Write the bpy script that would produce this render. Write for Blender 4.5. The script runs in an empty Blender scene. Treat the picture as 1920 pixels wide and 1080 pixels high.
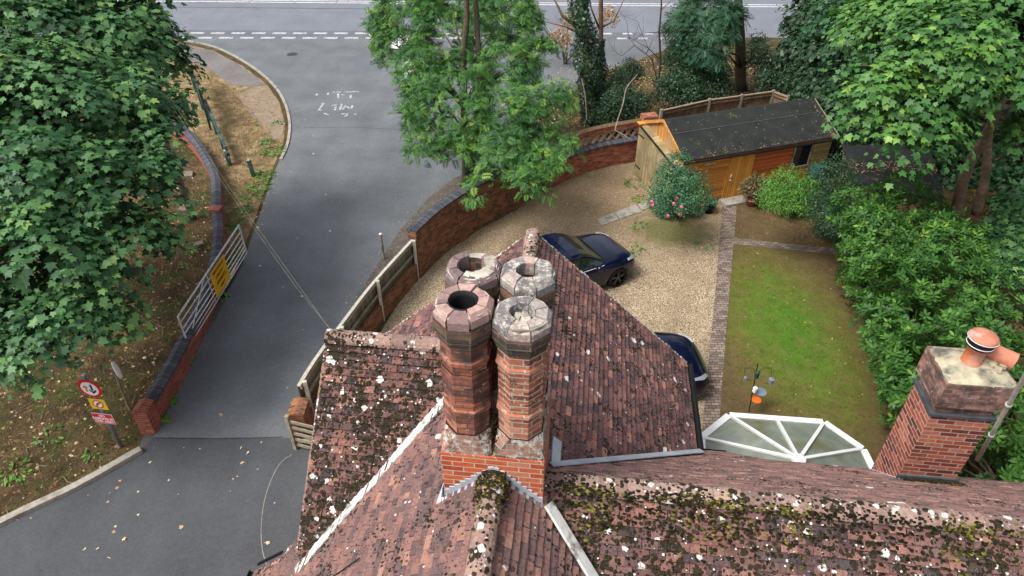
import bpy, math, random
import numpy as np
from mathutils import Vector, Matrix
rng = np.random.default_rng(7); random.seed(7)
R = math.radians
SC = bpy.context.scene
COL = SC.collection

# ------------------------------------------------------------------ camera, sky, sun, exposure
F, H, TH = 1281.0, 13.0, R(37.5)
Sn, Cs = math.sin(TH), math.cos(TH)
cam = bpy.data.cameras.new('camera'); cam.sensor_width = 36; cam.lens = 36*F/1920; cam.clip_end = 600; cam.clip_start = .1
co = bpy.data.objects.new('camera', cam); COL.objects.link(co)
co.location = (0, 0, H); co.rotation_euler = (math.pi/2-TH, 0, 0); SC.camera = co
SC.view_settings.view_transform = 'Standard'; SC.view_settings.look = 'None'
SC.view_settings.exposure = 0.85; SC.view_settings.gamma = 1
SUN_EL, SUN_AZ = R(56), R(-118)        # azimuth measured from +Y towards +X
world = bpy.data.worlds.new('World'); SC.world = world; world.use_nodes = True
wn = world.node_tree; sky = wn.nodes.new('ShaderNodeTexSky'); sky.sky_type = 'NISHITA'; sky.sun_disc = False
sky.sun_elevation = SUN_EL; sky.sun_rotation = SUN_AZ; sky.air_density = .8; sky.dust_density = 5; sky.ozone_density = .6
hs = wn.nodes.new('ShaderNodeHueSaturation'); hs.inputs['Saturation'].default_value = .38      # cloud-grey sky
wn.links.new(sky.outputs[0], hs.inputs['Color']); wn.links.new(hs.outputs[0], wn.nodes['Background'].inputs[0]); wn.nodes['Background'].inputs[1].default_value = .135
sl = bpy.data.lights.new('sun', 'SUN'); sl.energy = 1.5; sl.angle = R(20); sl.color = (1, .96, .9)
so = bpy.data.objects.new('sun', sl); COL.objects.link(so)
sd = Vector((math.sin(SUN_AZ)*math.cos(SUN_EL), math.cos(SUN_AZ)*math.cos(SUN_EL), math.sin(SUN_EL)))
so.rotation_euler = sd.to_track_quat('Z', 'Y').to_euler()
SC.cycles.max_bounces = 6; SC.cycles.transparent_max_bounces = 8

# ------------------------------------------------------------------ measuring helpers (photo position -> real place)
def ray(px, py):
    u = (px-960)/F; v = (py-540)/F
    return Vector((u, Cs-v*Sn, -Sn-v*Cs))
def G(px, py, z=0):
    d = ray(px, py); return Vector((0, 0, H)) + d*((z-H)/d.z)
def T(px, py, t): return Vector((0, 0, H)) + ray(px, py)*t
def AtY(px, py, Y):
    d = ray(px, py); return Vector((0, 0, H)) + d*(Y/d.y)

# ------------------------------------------------------------------ materials
def new_mat(name):
    m = bpy.data.materials.new(name); m.use_nodes = True
    m.node_tree.nodes['Principled BSDF'].inputs['Specular IOR Level'].default_value = .18
    return m, m.node_tree, m.node_tree.nodes['Principled BSDF']
class NT:
    def __init__(s, nt): s.nt = nt; s.p = nt.nodes['Principled BSDF']; s.co = None
    def n(s, t, **kw):
        o = s.nt.nodes.new('ShaderNode'+t)
        for k, v in kw.items():
            if k in ('operation', 'blend_type', 'data_type', 'feature', 'noise_dimensions', 'attribute_name', 'distance', 'interpolation', 'offset', 'offset_frequency', 'squash'): setattr(o, k, v)
            else: o.inputs[k.replace('_', ' ')].default_value = v
        return o
    def l(s, a, b): s.nt.links.new(a, b)
    def coord(s, which='Object'):
        if s.co is None: s.co = s.nt.nodes.new('ShaderNodeTexCoord')
        return s.co.outputs[which]
    def noise(s, scale, detail=4, rough=.55, vec=None, out=0):
        o = s.n('TexNoise', Scale=scale, Detail=detail, Roughness=rough); s.l(vec or s.coord(), o.inputs['Vector']); return o.outputs[out]
    def voro(s, scale, vec=None, feature='F1', rnd=1.0):
        o = s.n('TexVoronoi', Scale=scale, feature=feature, Randomness=rnd); s.l(vec or s.coord(), o.inputs['Vector']); return o
    def ramp(s, fac, stops, interp='LINEAR'):
        o = s.nt.nodes.new('ShaderNodeValToRGB'); cr = o.color_ramp; cr.interpolation = interp
        while len(cr.elements) < len(stops): cr.elements.new(.5)
        for e, (p, c) in zip(cr.elements, stops): e.position = p; e.color = (*c, 1) if len(c) == 3 else c
        s.l(fac, o.inputs[0]); return o.outputs[0]
    def step(s, fac, a, b):      # 0 below a, 1 above b
        o = s.n('MapRange'); o.inputs['From Min'].default_value = a; o.inputs['From Max'].default_value = b; s.l(fac, o.inputs['Value']); return o.outputs[0]
    def mix(s, fac, a, b, mode='MIX'):
        o = s.n('Mix', data_type='RGBA', blend_type=mode)
        for sock, v in ((o.inputs[0], fac), (o.inputs[6], a), (o.inputs[7], b)):
            if hasattr(v, 'is_output'): s.l(v, sock)
            elif isinstance(v, (int, float)): sock.default_value = v
            else: sock.default_value = (*v, 1)
        return o.outputs[2]
    def math(s, op, a, b=0.0):
        o = s.n('Math', operation=op)
        for sock, v in ((o.inputs[0], a), (o.inputs[1], b)):
            if hasattr(v, 'is_output'): s.l(v, sock)
            else: sock.default_value = v
        return o.outputs[0]
    def bump(s, h, dist=.01, strength=.6, prev=None):
        o = s.n('Bump', Strength=strength, Distance=dist); s.l(h, o.inputs['Height'])
        if prev: s.l(prev, o.inputs['Normal'])
        return o.outputs[0]
    def attr(s, name): return s.n('Attribute', attribute_name=name).outputs['Fac']
    def base(s, c): s.l(c, s.p.inputs['Base Color'])
    def rough(s, r):
        if hasattr(r, 'is_output'): s.l(r, s.p.inputs['Roughness'])
        else: s.p.inputs['Roughness'].default_value = r
    def nrm(s, n): s.l(n, s.p.inputs['Normal'])

def simple(name, c, rough=.6, metal=0, var=.25, scale=8, bump=.003, c2=None, sc2=2.0):
    m, nt, p = new_mat(name); k = NT(nt); p.inputs['Metallic'].default_value = metal
    a = k.noise(scale, 6); dark = tuple(x*(1-var) for x in c); lite = tuple(min(1, x*(1+var)) for x in c)
    col = k.ramp(a, [(.3, dark), (.7, lite)])
    if c2: col = k.mix(k.step(k.noise(sc2, 5), .5, .66), col, c2)
    k.base(col); k.rough(rough)
    if bump: k.nrm(k.bump(k.noise(scale*6, 4), bump))
    return m

def tile_mat(name, moss, lichen, ramp, mossdark=(.012, .010, .007), lich_scale=8.0):
    m, nt, p = new_mat(name); k = NT(nt)
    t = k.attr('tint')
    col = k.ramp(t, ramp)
    col = k.mix(.9, col, k.ramp(k.noise(28, 6, .7), [(.25, (.42, .42, .45)), (.5, (.95, .95, .95)), (.78, (1.7, 1.55, 1.45))]), 'MULTIPLY')
    col = k.mix(k.step(k.noise(60, 3, .6), .62, .72), col, (.42, .30, .25))
    # weather film of grey
    col = k.mix(k.math('MULTIPLY', k.step(k.noise(3.2, 5), .35, .7), .35), col, (.13, .105, .11))
    # dark moss spots, round and clustered
    v = k.voro(22, rnd=1.0); big = k.noise(1.6, 5, .65)
    vr = k.math('MULTIPLY', k.n('SeparateColor').outputs[0], 1.0)
    sep = k.n('SeparateColor'); k.l(v.outputs['Color'], sep.inputs[0])
    sz = k.math('MULTIPLY', sep.outputs[0], k.math('MULTIPLY', k.step(big, .62-moss*.36, .80-moss*.22), .98))
    spot = k.step(k.math('SUBTRACT', k.math('ADD', sz, k.math('MULTIPLY', k.noise(90, 2), .10)), v.outputs['Distance']), .0, .06)
    col = k.mix(spot, col, k.ramp(k.noise(40, 3), [(.35, mossdark), (.7, (.045, .036, .018))]))
    v2 = k.voro(11); sep2 = k.n('SeparateColor'); k.l(v2.outputs['Color'], sep2.inputs[0])
    sz2 = k.math('MULTIPLY', sep2.outputs[1], k.math('MULTIPLY', k.step(k.noise(2.3, 4, .6), .60-moss*.30, .85-moss*.2), .92))
    spot2 = k.step(k.math('SUBTRACT', k.math('ADD', sz2, k.math('MULTIPLY', k.noise(35, 4, .8), .30)), v2.outputs['Distance']), .08, .14)
    col = k.mix(k.math('MULTIPLY', spot2, min(1, moss*1.5)), col, k.ramp(k.noise(50, 3), [(.35, mossdark), (.7, (.05, .04, .02))]))
    # white lichen discs
    v3 = k.voro(lich_scale); sep3 = k.n('SeparateColor'); k.l(v3.outputs['Color'], sep3.inputs[0])
    dis = k.math('ADD', v3.outputs['Distance'], k.math('MULTIPLY', k.math('SUBTRACT', k.noise(24, 5, .8), .35), .75))
    sz3 = k.math('MULTIPLY', k.step(sep3.outputs[2], 1-lichen, 1-lichen*.3), .44)
    sp3 = k.step(k.math('SUBTRACT', k.math('ADD', sz3, .055), dis), 0, .015)
    v4 = k.voro(lich_scale*3.2); sep4 = k.n('SeparateColor'); k.l(v4.outputs['Color'], sep4.inputs[0])
    sz4 = k.math('MULTIPLY', k.step(sep4.outputs[2], 1-lichen*.7, 1), .48)
    sp4 = k.step(k.math('SUBTRACT', k.math('ADD', sz4, .04), k.math('ADD', v4.outputs['Distance'], k.math('MULTIPLY', k.noise(70, 2), .2))), 0, .03)
    col = k.mix(k.math('MAXIMUM', sp3, sp4), col, (.62, .60, .56))
    k.base(col); k.rough(.9)
    h = k.math('ADD', k.noise(50, 5, .7), k.math('MULTIPLY', k.math('ADD', spot, spot2), 1.2))
    k.nrm(k.bump(h, .008, .8))
    return m
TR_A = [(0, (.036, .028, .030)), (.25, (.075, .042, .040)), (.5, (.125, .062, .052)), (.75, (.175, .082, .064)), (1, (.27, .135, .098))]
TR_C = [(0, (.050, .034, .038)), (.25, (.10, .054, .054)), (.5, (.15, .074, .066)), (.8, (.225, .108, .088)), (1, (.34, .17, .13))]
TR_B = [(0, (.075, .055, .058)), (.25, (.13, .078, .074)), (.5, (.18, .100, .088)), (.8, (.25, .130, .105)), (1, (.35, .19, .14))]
M = {}
M['tileA'] = tile_mat('weathered_tiles_south', .98, .26, TR_A)
M['tileC'] = tile_mat('weathered_tiles_east', .55, .07, TR_C, lich_scale=7)
M['tileB'] = tile_mat('weathered_tiles_west', .50, .05, TR_B, lich_scale=7)
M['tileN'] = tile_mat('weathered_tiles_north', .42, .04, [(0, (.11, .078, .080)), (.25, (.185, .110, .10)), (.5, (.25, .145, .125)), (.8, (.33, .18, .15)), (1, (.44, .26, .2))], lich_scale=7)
M['ridge'] = tile_mat('ridge_tile_clay', .75, .42, [(0, (.18, .12, .10)), (.5, (.26, .17, .14)), (1, (.36, .25, .2))])

def brick_mat(name, stops, mortar, msize=.009, bw=.225, rh=.075, soot=0, lichen=0, damp=0, offset=.5, mort_smooth=.1):
    m, nt, p = new_mat(name); k = NT(nt)
    uv = k.nt.nodes.new('ShaderNodeUVMap').outputs[0]
    b = k.n('TexBrick', offset=offset); k.l(uv, b.inputs['Vector'])
    b.inputs['Scale'].default_value = 1; b.inputs['Brick Width'].default_value = bw; b.inputs['Row Height'].default_value = rh
    b.inputs['Mortar Size'].default_value = msize*.75; b.inputs['Mortar Smooth'].default_value = mort_smooth
    b.inputs['Color1'].default_value = (0, 0, 0, 1); b.inputs['Color2'].default_value = (1, 1, 1, 1); b.inputs['Mortar'].default_value = (.5, .5, .5, 1)
    sep = k.n('SeparateColor'); k.l(b.outputs['Color'], sep.inputs[0])
    col = k.ramp(sep.outputs[0], stops)
    col = k.mix(.8, col, k.ramp(k.noise(22, 6, .7), [(.25, (.55, .55, .55)), (.75, (1.35, 1.3, 1.25))]), 'MULTIPLY')
    mc = k.mix(k.noise(9, 4), tuple(x*.6 for x in mortar), mortar)
    col = k.mix(b.outputs['Fac'], col, mc)
    if soot: col = k.mix(k.math('MULTIPLY', k.step(k.noise(4.5, 6, .7), .66-soot*.3, .80-soot*.25), .85), col, (.045, .04, .036))
    if damp: col = k.mix(k.step(k.noise(3, 5, .7), .60-damp*.2, .75-damp*.2), col, (.06, .065, .03))
    if lichen: col = k.mix(k.step(k.noise(11, 7, .75), .66-lichen*.2, .72-lichen*.2), col, (.46, .44, .38))
    k.base(col); k.rough(.88)
    h = k.math('SUBTRACT', k.math('MULTIPLY', k.noise(60, 4), .3), b.outputs['Fac'])
    k.nrm(k.bump(h, .006, .8))
    return m
RB = [(0, (.16, .045, .03)), (.35, (.30, .075, .04)), (.7, (.42, .12, .06)), (1, (.50, .19, .10))]
M['brick_base'] = brick_mat('orange_red_brick', [(0, (.22, .05, .03)), (.3, (.42, .085, .04)), (.8, (.55, .13, .055)), (1, (.5, .2, .13))], (.62, .52, .38))
M['brick_shaftL'] = brick_mat('dark_plum_brick', [(0, (.10, .05, .045)), (.3, (.24, .085, .06)), (.7, (.36, .13, .08)), (1, (.46, .20, .13))], (.13, .11, .09), soot=.72, lichen=.3, msize=.009, bw=.2)
M['brick_shaftR'] = brick_mat('rose_brick_pale_mortar', [(0, (.17, .065, .05)), (.3, (.30, .11, .07)), (.7, (.42, .16, .10)), (1, (.48, .23, .16))], (.55, .47, .36), soot=.42, lichen=.4, msize=.0095, bw=.2)
M['brick_corbel'] = brick_mat('sooty_corbel_brick', [(0, (.05, .042, .038)), (.5, (.13, .085, .065)), (1, (.26, .13, .09))], (.2, .18, .14), soot=.6, lichen=.12, damp=.3)
M['broach'] = brick_mat('lichened_splay_brick', [(0, (.10, .07, .06)), (.5, (.26, .14, .11)), (1, (.36, .2, .16))], (.36, .33, .28), soot=.35, lichen=.75, damp=.35)
M['brick_wall'] = brick_mat('garden_wall_brick', RB, (.34, .26, .2), soot=.25, damp=.2)
M['brick_wall_or'] = brick_mat('warm_wall_brick', [(0, (.10, .048, .03)), (.4, (.21, .078, .04)), (1, (.33, .14, .065))], (.28, .2, .13), soot=.4, damp=.3)
M['brick_left'] = brick_mat('red_roadside_brick', [(0, (.18, .05, .035)), (.5, (.29, .075, .05)), (1, (.38, .11, .07))], (.36, .26, .2), soot=.1)
M['brick_stack'] = brick_mat('bright_stack_brick', [(0, (.10, .032, .028)), (.3, (.22, .052, .036)), (.7, (.34, .085, .048)), (1, (.46, .17, .11))], (.5, .42, .36), soot=.26, lichen=.14, msize=.010)
M['brick_stack_top'] = brick_mat('rendered_sooty_stack_brick', [(0, (.15, .08, .06)), (.5, (.30, .14, .11)), (1, (.42, .26, .22))], (.32, .28, .24), soot=.85, lichen=.3, damp=.1)
M['blue_cop'] = brick_mat('blue_coping_brick', [(0, (.055, .06, .075)), (.5, (.085, .092, .115)), (1, (.13, .135, .16))], (.03, .03, .035), bw=.075, rh=.4, msize=.010, damp=.05, offset=0)
M['paver'] = brick_mat('path_paver', [(0, (.13, .10, .085)), (.5, (.21, .165, .14)), (1, (.29, .235, .2))], (.07, .06, .045), bw=.2, rh=.1, msize=.012, damp=.15)
M['capL'] = None
def cap_mat(name, stops, lich, soot):
    m, nt, p = new_mat(name); k = NT(nt)
    col = k.ramp(k.attr('tint'), stops)
    col = k.mix(.85, col, k.ramp(k.noise(14, 7, .7), [(.25, (.45, .45, .48)), (.75, (1.45, 1.4, 1.35))]), 'MULTIPLY')
    if soot: col = k.mix(k.step(k.noise(7, 6, .7), .72-soot*.3, .85-soot*.3), col, (.05, .047, .044))
    if lich: col = k.mix(k.step(k.noise(16, 8, .8), .66-lich*.25, .73-lich*.25), col, (.5, .48, .42))
    k.base(col); k.rough(.9); k.nrm(k.bump(k.noise(45, 6, .75), .012, .8)); return m
M['cap_pink'] = cap_mat('purple_pink_cap_blocks', [(0, (.17, .13, .135)), (.5, (.32, .21, .195)), (1, (.45, .30, .26))], .12, .15)
M['cap_grey'] = cap_mat('lichened_grey_cap_blocks', [(0, (.16, .15, .15)), (.6, (.28, .26, .25)), (1, (.5, .33, .28))], .62, .3)
M['mortar'] = simple('old_mortar', (.46, .43, .36), .95, var=.3, scale=12, bump=.01, c2=(.2, .18, .14))
M['black_clay'] = simple('black_flue', (.012, .012, .013), .7, bump=.002)
M['lead'] = simple('lead_flashing', (.38, .42, .46), .55, var=.2, scale=6, c2=(.48, .52, .55), bump=.004)
M['lead_dark'] = simple('dark_lead', (.06, .068, .078), .55, var=.3, scale=8, bump=.004)
M['valley'] = simple('painted_valley', (.62, .62, .58), .7, var=.12, scale=9, c2=(.2, .19, .17), sc2=7, bump=.004)
M['terracotta'] = simple('terracotta', (.52, .17, .07), .7, var=.2, scale=7, c2=(.5, .3, .25), sc2=4)
M['terra_pale'] = simple('pale_terracotta', (.44, .17, .11), .7, var=.2, scale=7, c2=(.5, .36, .33), sc2=4)
M['flaunch'] = simple('cement_flaunching', (.38, .345, .245), .95, var=.3, scale=7, c2=(.10, .095, .08), sc2=4.0, bump=.012)
M['upvc'] = simple('white_frame', (.72, .73, .72), .35, var=.05, scale=4, bump=.0005)
M['poly'] = simple('frosted_roof_panel', (.19, .22, .18), .16, var=.22, scale=2.5, c2=(.15, .15, .085), sc2=1.2, bump=.0008); M['poly'].node_tree.nodes['Principled BSDF'].inputs['Specular IOR Level'].default_value = .5
M['wood_grey'] = simple('weathered_timber', (.26, .24, .18), .85, var=.3, scale=14, c2=(.13, .14, .09), sc2=2.5, bump=.004)
M['wood_lt'] = simple('silver_timber', (.42, .40, .34), .85, var=.25, scale=14, bump=.004)
M['wood_brown'] = simple('brown_fence_timber', (.17, .105, .065), .85, var=.35, scale=10, c2=(.25, .18, .12), sc2=3, bump=.004)
M['metal_galv'] = simple('galvanised_steel', (.62, .63, .62), .45, metal=.15, var=.15, scale=10, c2=(.42, .41, .36), sc2=9)
M['grey_post'] = simple('grey_painted_post', (.17, .21, .25), .5, var=.1)
M['black'] = simple('black_metal', (.012, .012, .013), .45, var=.1)
M['red'] = simple('sign_red', (.62, .02, .03), .4, var=.06); M['white'] = simple('sign_white', (.8, .8, .8), .4, var=.04)
M['yellow'] = simple('sign_yellow', (.75, .56, .02), .45, var=.06); M['amber'] = simple('notice_amber', (.78, .42, .015), .5, var=.08, scale=3)
M['ink'] = simple('sign_black', (.01, .01, .01), .5, var=.05); M['green_paint'] = simple('dark_green_paint', (.02, .06, .05), .5, var=.2, c2=(.09, .12, .11))
M['mirror'] = simple('mirror_back', (.82, .82, .78), .3, var=.05)
M['bark'] = simple('bark', (.10, .075, .05), .95, var=.4, scale=9, c2=(.07, .085, .045), bump=.02)
M['bark_pale'] = simple('pale_bark', (.19, .13, .085), .95, var=.35, scale=9, c2=(.10, .08, .05), bump=.015)
M['twig'] = simple('dead_twig', (.22, .19, .15), .9, var=.3); M['twig_dark'] = simple('dark_twig', (.06, .045, .035), .9, var=.3)
M['rubber'] = simple('tyre', (.014, .014, .015), .8, var=.15); M['plastic'] = simple('black_plastic', (.01, .01, .011), .5, var=.1)
M['alloy'] = simple('grey_alloy', (.10, .10, .11), .35, metal=.8, var=.1)
M['wall_render'] = M['brick_wall']

def carpaint():
    m, nt, p = new_mat('navy_paint'); k = NT(nt)
    k.base(k.ramp(k.noise(2, 2), [(.3, (.0015, .003, .016)), (.7, (.0025, .005, .030))])); p.inputs['Roughness'].default_value = .28; p.inputs['Metallic'].default_value = .2
    p.inputs['Coat Weight'].default_value = .7; p.inputs['Coat Roughness'].default_value = .04
    k.nrm(k.bump(k.noise(3, 2), .002, .1)); return m
M['navy'] = carpaint()
def glassm(name, c, rough=.06):
    m, nt, p = new_mat(name); k = NT(nt); k.base(k.ramp(k.noise(1.5, 2), [(.3, c), (.7, tuple(x*1.5 for x in c))])); p.inputs['Roughness'].default_value = rough; p.inputs['Specular IOR Level'].default_value = .8; return m
M['carglass'] = glassm('tinted_glass', (.010, .020, .016)); M['window'] = glassm('dark_window', (.008, .012, .016))
M['lens'] = glassm('headlight_lens', (.28, .3, .32), .1)

def ground_mat(name, stops, scale=3, fine=60, bumpd=.01, spots=None):
    m, nt, p = new_mat(name); k = NT(nt)
    a = k.noise(scale, 9, .62); col = k.ramp(a, stops)
    col = k.mix(.8, col, k.ramp(k.noise(fine, 5, .7), [(.25, (.5, .5, .5)), (.75, (1.45, 1.45, 1.45))]), 'MULTIPLY')
    if spots:
        for sc, lo, hi, c in spots: col = k.mix(k.step(k.noise(sc, 6, .65), lo, hi), col, c)
    k.base(col); k.rough(.95); k.nrm(k.bump(k.noise(fine*.6, 5, .75), bumpd, .8)); return m
M['woodland'] = ground_mat('woodland_floor', [(.35, (.030, .021, .012)), (.5, (.072, .048, .024)), (.65, (.13, .085, .04))], .7, 22, .05, [(.9, .50, .60, (.045, .055, .014)), (3.3, .56, .64, (.15, .11, .04)), (7, .62, .68, (.02, .014, .009))])
M['verge'] = ground_mat('dry_verge', [(.35, (.13, .085, .045)), (.5, (.23, .155, .08)), (.65, (.33, .24, .14))], 1.6, 30, .03, [(2.2, .53, .60, (.10, .115, .035)), (4, .58, .63, (.13, .085, .05)), (9, .64, .68, (.40, .33, .24))])
M['sand'] = ground_mat('worn_sandy_edge', [(.3, (.19, .15, .11)), (.7, (.29, .235, .175))], 2, 40, .01, [(3, .48, .6, (.22, .15, .085)), (6, .58, .64, (.1, .075, .045))])
M['litter_edge'] = ground_mat('earthy_road_edge', [(.3, (.085, .075, .065)), (.7, (.14, .118, .095))], 3, 40, .015, [(3, .5, .6, (.11, .108, .105)), (6, .6, .66, (.24, .16, .09))])
M['soil'] = ground_mat('dark_soil', [(.3, (.05, .04, .028)), (.7, (.12, .09, .06))], 3, 40, .02, [(5, .6, .66, (.2, .13, .07))])
def gravel():
    m, nt, p = new_mat('buff_gravel'); k = NT(nt)
    v = k.voro(42); sep = k.n('SeparateColor'); k.l(v.outputs['Color'], sep.inputs[0])
    col = k.ramp(sep.outputs[0], [(0, (.20, .15, .09)), (.35, (.38, .295, .19)), (.75, (.50, .415, .30)), (1, (.64, .57, .46))])
    col = k.mix(.7, col, k.ramp(k.noise(1.3, 6, .6), [(.3, (.72, .70, .66)), (.7, (1.15, 1.13, 1.1))]), 'MULTIPLY')
    col = k.mix(k.step(v.outputs['Distance'], .42, .8), col, (.09, .06, .03))
    pos = k.coord(); sx = k.n('SeparateXYZ'); k.l(pos, sx.inputs[0])
    # dirtier, leaf-strewn far end of the yard, green weeds near the bush
    far = k.step(k.math('ADD', sx.outputs[1], k.math('MULTIPLY', k.noise(.9, 5), 5.0)), 19.5, 24.5)
    col = k.mix(k.math('MULTIPLY', far, .6), col, k.ramp(k.noise(7, 6, .7), [(.3, (.12, .08, .045)), (.7, (.30, .21, .12))]))
    dx = k.math('SUBTRACT', sx.outputs[0], 5.6); dy = k.math('SUBTRACT', sx.outputs[1], 20.3)
    d = k.math('ADD', k.math('SQRT', k.math('ADD', k.math('MULTIPLY', dx, dx), k.math('MULTIPLY', dy, k.math('MULTIPLY', dy, 1.6)))), k.math('MULTIPLY', k.noise(2.5, 6, .7), 2.6))
    wm = k.math('SUBTRACT', 1.0, k.step(d, 2.1, 3.0))
    col = k.mix(k.math('MULTIPLY', wm, .85), col, k.ramp(k.noise(9, 6, .7), [(.3, (.06, .065, .02)), (.6, (.13, .13, .04)), (.8, (.22, .16, .09))]))
    rut = k.math('SINE', k.math('MULTIPLY', k.math('ADD', k.math('ADD', sx.outputs[0], k.math('MULTIPLY', sx.outputs[1], -.35)), k.math('MULTIPLY', k.noise(.5, 3), 2.2)), 3.6))
    col = k.mix(k.math('MULTIPLY', k.step(rut, .55, .95), .28), col, (.20, .145, .09))
    k.base(col); k.rough(.95); k.nrm(k.bump(v.outputs['Distance'], .012, .7)); return m
M['gravel'] = gravel()
def asphalt(name, c, var=.2, worn=None):
    m, nt, p = new_mat(name); k = NT(nt)
    col = k.ramp(k.noise(.55, 7, .6), [(.3, tuple(x*(1-var) for x in c)), (.7, tuple(x*(1+var) for x in c))])
    col = k.mix(.9, col, k.ramp(k.noise(60, 6, .85), [(.32, (.50, .50, .50)), (.68, (1.5, 1.5, 1.5))]), 'MULTIPLY')
    col = k.mix(.8, col, k.ramp(k.noise(9, 8, .8), [(.35, (.84, .84, .84)), (.65, (1.16, 1.16, 1.15))]), 'MULTIPLY')
    v = k.voro(38); col = k.mix(k.math('MULTIPLY', k.step(k.math('SUBTRACT', .5, v.outputs['Distance']), .28, .42), .35), col, tuple(x*2.0 for x in c))
    # long faint wheel wear
    mp = k.n('Mapping'); mp.inputs['Scale'].default_value = (1.2, .12, 1); k.l(k.coord(), mp.inputs[0])
    col = k.mix(.6, col, k.ramp(k.noise(1.2, 5, .6, vec=mp.outputs[0]), [(.35, (.92, .92, .93)), (.65, (1.06, 1.06, 1.05))]), 'MULTIPLY')
    col = k.mix(k.math('MULTIPLY', k.step(k.noise(2.6, 6, .7), .62, .72), .25), col, tuple(x*.6 for x in c))
    k.base(col); k.rough(.85); k.nrm(k.bump(k.noise(90, 3), .004, .5)); return m
M['drive'] = asphalt('drive_asphalt', (.124, .134, .146)); M['drive_new'] = asphalt('darker_asphalt', (.068, .073, .080), .18)
M['road'] = asphalt('road_asphalt', (.155, .168, .195), .1); M['pavement'] = asphalt('pavement_asphalt', (.15, .142, .14), .2)
M['kerb'] = simple('kerb_concrete', (.32, .30, .26), .9, var=.2, scale=9, c2=(.2, .17, .12), sc2=3)
M['paint'] = None
def wornpaint():
    m, nt, p = new_mat('worn_road_paint'); k = NT(nt)
    k.base(k.mix(k.step(k.noise(7, 8, .85), .46, .56), (.48, .48, .49), (.15, .155, .17))); k.rough(.8); return m
M['paint'] = wornpaint()
M['paint_mid'] = simple('faded_give_way_paint', (.42, .42, .43), .8, var=.3, scale=9, c2=(.2, .205, .22), sc2=4, bump=.001)
M['paint_new'] = simple('road_paint', (.66, .66, .66), .7, var=.1, c2=(.35, .35, .37), sc2=5, bump=.001)
def lawn():
    m, nt, p = new_mat('patchy_lawn'); k = NT(nt)
    pos = k.coord(); sx = k.n('SeparateXYZ'); k.l(pos, sx.inputs[0])
    dx = k.math('DIVIDE', k.math('SUBTRACT', sx.outputs[0], 8.0), 1.95); dy = k.math('DIVIDE', k.math('SUBTRACT', sx.outputs[1], 15.0), 4.1)
    d = k.math('SQRT', k.math('ADD', k.math('MULTIPLY', dx, dx), k.math('MULTIPLY', dy, dy)))
    d = k.math('ADD', d, k.math('MULTIPLY', k.noise(1.5, 8, .72), 1.25))
    col = k.ramp(d, [(.75/2, (.055, .14, .012)), (1.15/2, (.095, .155, .022)), (1.5/2, (.15, .135, .045)), (1.85/2, (.17, .12, .065))])
    dd = k.math('MULTIPLY', d, .5); 
    col = k.ramp(dd, [(.34, (.066, .158, .014)), (.56, (.096, .145, .020)), (.76, (.118, .104, .030)), (.92, (.112, .078, .038))])
    col = k.mix(.95, col, k.ramp(k.noise(32, 7, .82), [(.3, (.40, .40, .40)), (.7, (1.6, 1.6, 1.5))]), 'MULTIPLY')
    col = k.mix(.8, col, k.ramp(k.noise(2.2, 6, .7), [(.35, (.70, .74, .6)), (.65, (1.2, 1.12, 1.3))]), 'MULTIPLY')
    col = k.mix(k.math('MULTIPLY', k.step(k.noise(3, 7, .72), .52, .62), .55), col, (.14, .115, .045)); col = k.mix(k.math('MULTIPLY', k.step(k.noise(7, 6, .7), .57, .64), .6), col, (.045, .035, .018))
    k.base(col); k.rough(.95); k.nrm(k.bump(k.noise(50, 4, .7), .02, .8)); return m
M['lawn'] = lawn()
def leafm(name, stops, rough=.5, trans=.25, tc=None, spec=.28):
    trans *= .7
    m, nt, p = new_mat(name); k = NT(nt)
    col = k.ramp(k.attr('tint'), stops); col = k.mix(.5, col, k.ramp(k.noise(5, 3), [(.3, (.75, .75, .75)), (.7, (1.2, 1.2, 1.2))]), 'MULTIPLY')
    k.base(col); k.rough(rough); p.inputs['Specular IOR Level'].default_value = spec
    t = k.n('BsdfTranslucent'); k.l(k.mix(1.0, col, (1.25, 1.5, .7), 'MULTIPLY'), t.inputs[0])
    mx = k.n('MixShader'); mx.inputs[0].default_value = trans; k.l(p.outputs[0], mx.inputs[1]); k.l(t.outputs[0], mx.inputs[2])
    k.l(mx.outputs[0], nt.nodes['Material Output'].inputs[0]); return m
M['syc'] = leafm('sycamore_leaf', [(0, (.018, .056, .022)), (.4, (.042, .125, .046)), (.78, (.095, .215, .068)), (1, (.20, .34, .08))])
M['syc2'] = leafm('bright_sycamore_leaf', [(0, (.015, .050, .016)), (.4, (.042, .125, .032)), (.82, (.10, .23, .045)), (1, (.20, .33, .05))])
M['ash'] = leafm('feathery_leaf', [(0, (.015, .055, .020)), (.45, (.045, .140, .038)), (.8, (.10, .24, .045)), (1, (.24, .37, .05))], trans=.3)
M['ash2'] = leafm('bluish_feathery_leaf', [(0, (.02, .06, .035)), (.5, (.04, .11, .06)), (1, (.08, .18, .08))], trans=.25)
M['laurel'] = leafm('glossy_laurel_leaf', [(0, (.010, .038, .008)), (.4, (.034, .105, .018)), (.78, (.080, .19, .030)), (.9, (.22, .30, .035)), (1, (.40, .22, .045))], rough=.5, trans=.2, spec=.22)
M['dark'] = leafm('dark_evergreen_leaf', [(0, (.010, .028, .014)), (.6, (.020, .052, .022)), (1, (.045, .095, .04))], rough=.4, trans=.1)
M['ivy'] = leafm('ivy_leaf', [(0, (.010, .028, .012)), (.6, (.020, .055, .020)), (1, (.05, .10, .04))], rough=.35, trans=.08)
M['rose'] = leafm('rose_leaf', [(0, (.022, .075, .042)), (.6, (.05, .15, .075)), (1, (.12, .25, .07))], rough=.45, trans=.15)
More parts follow.
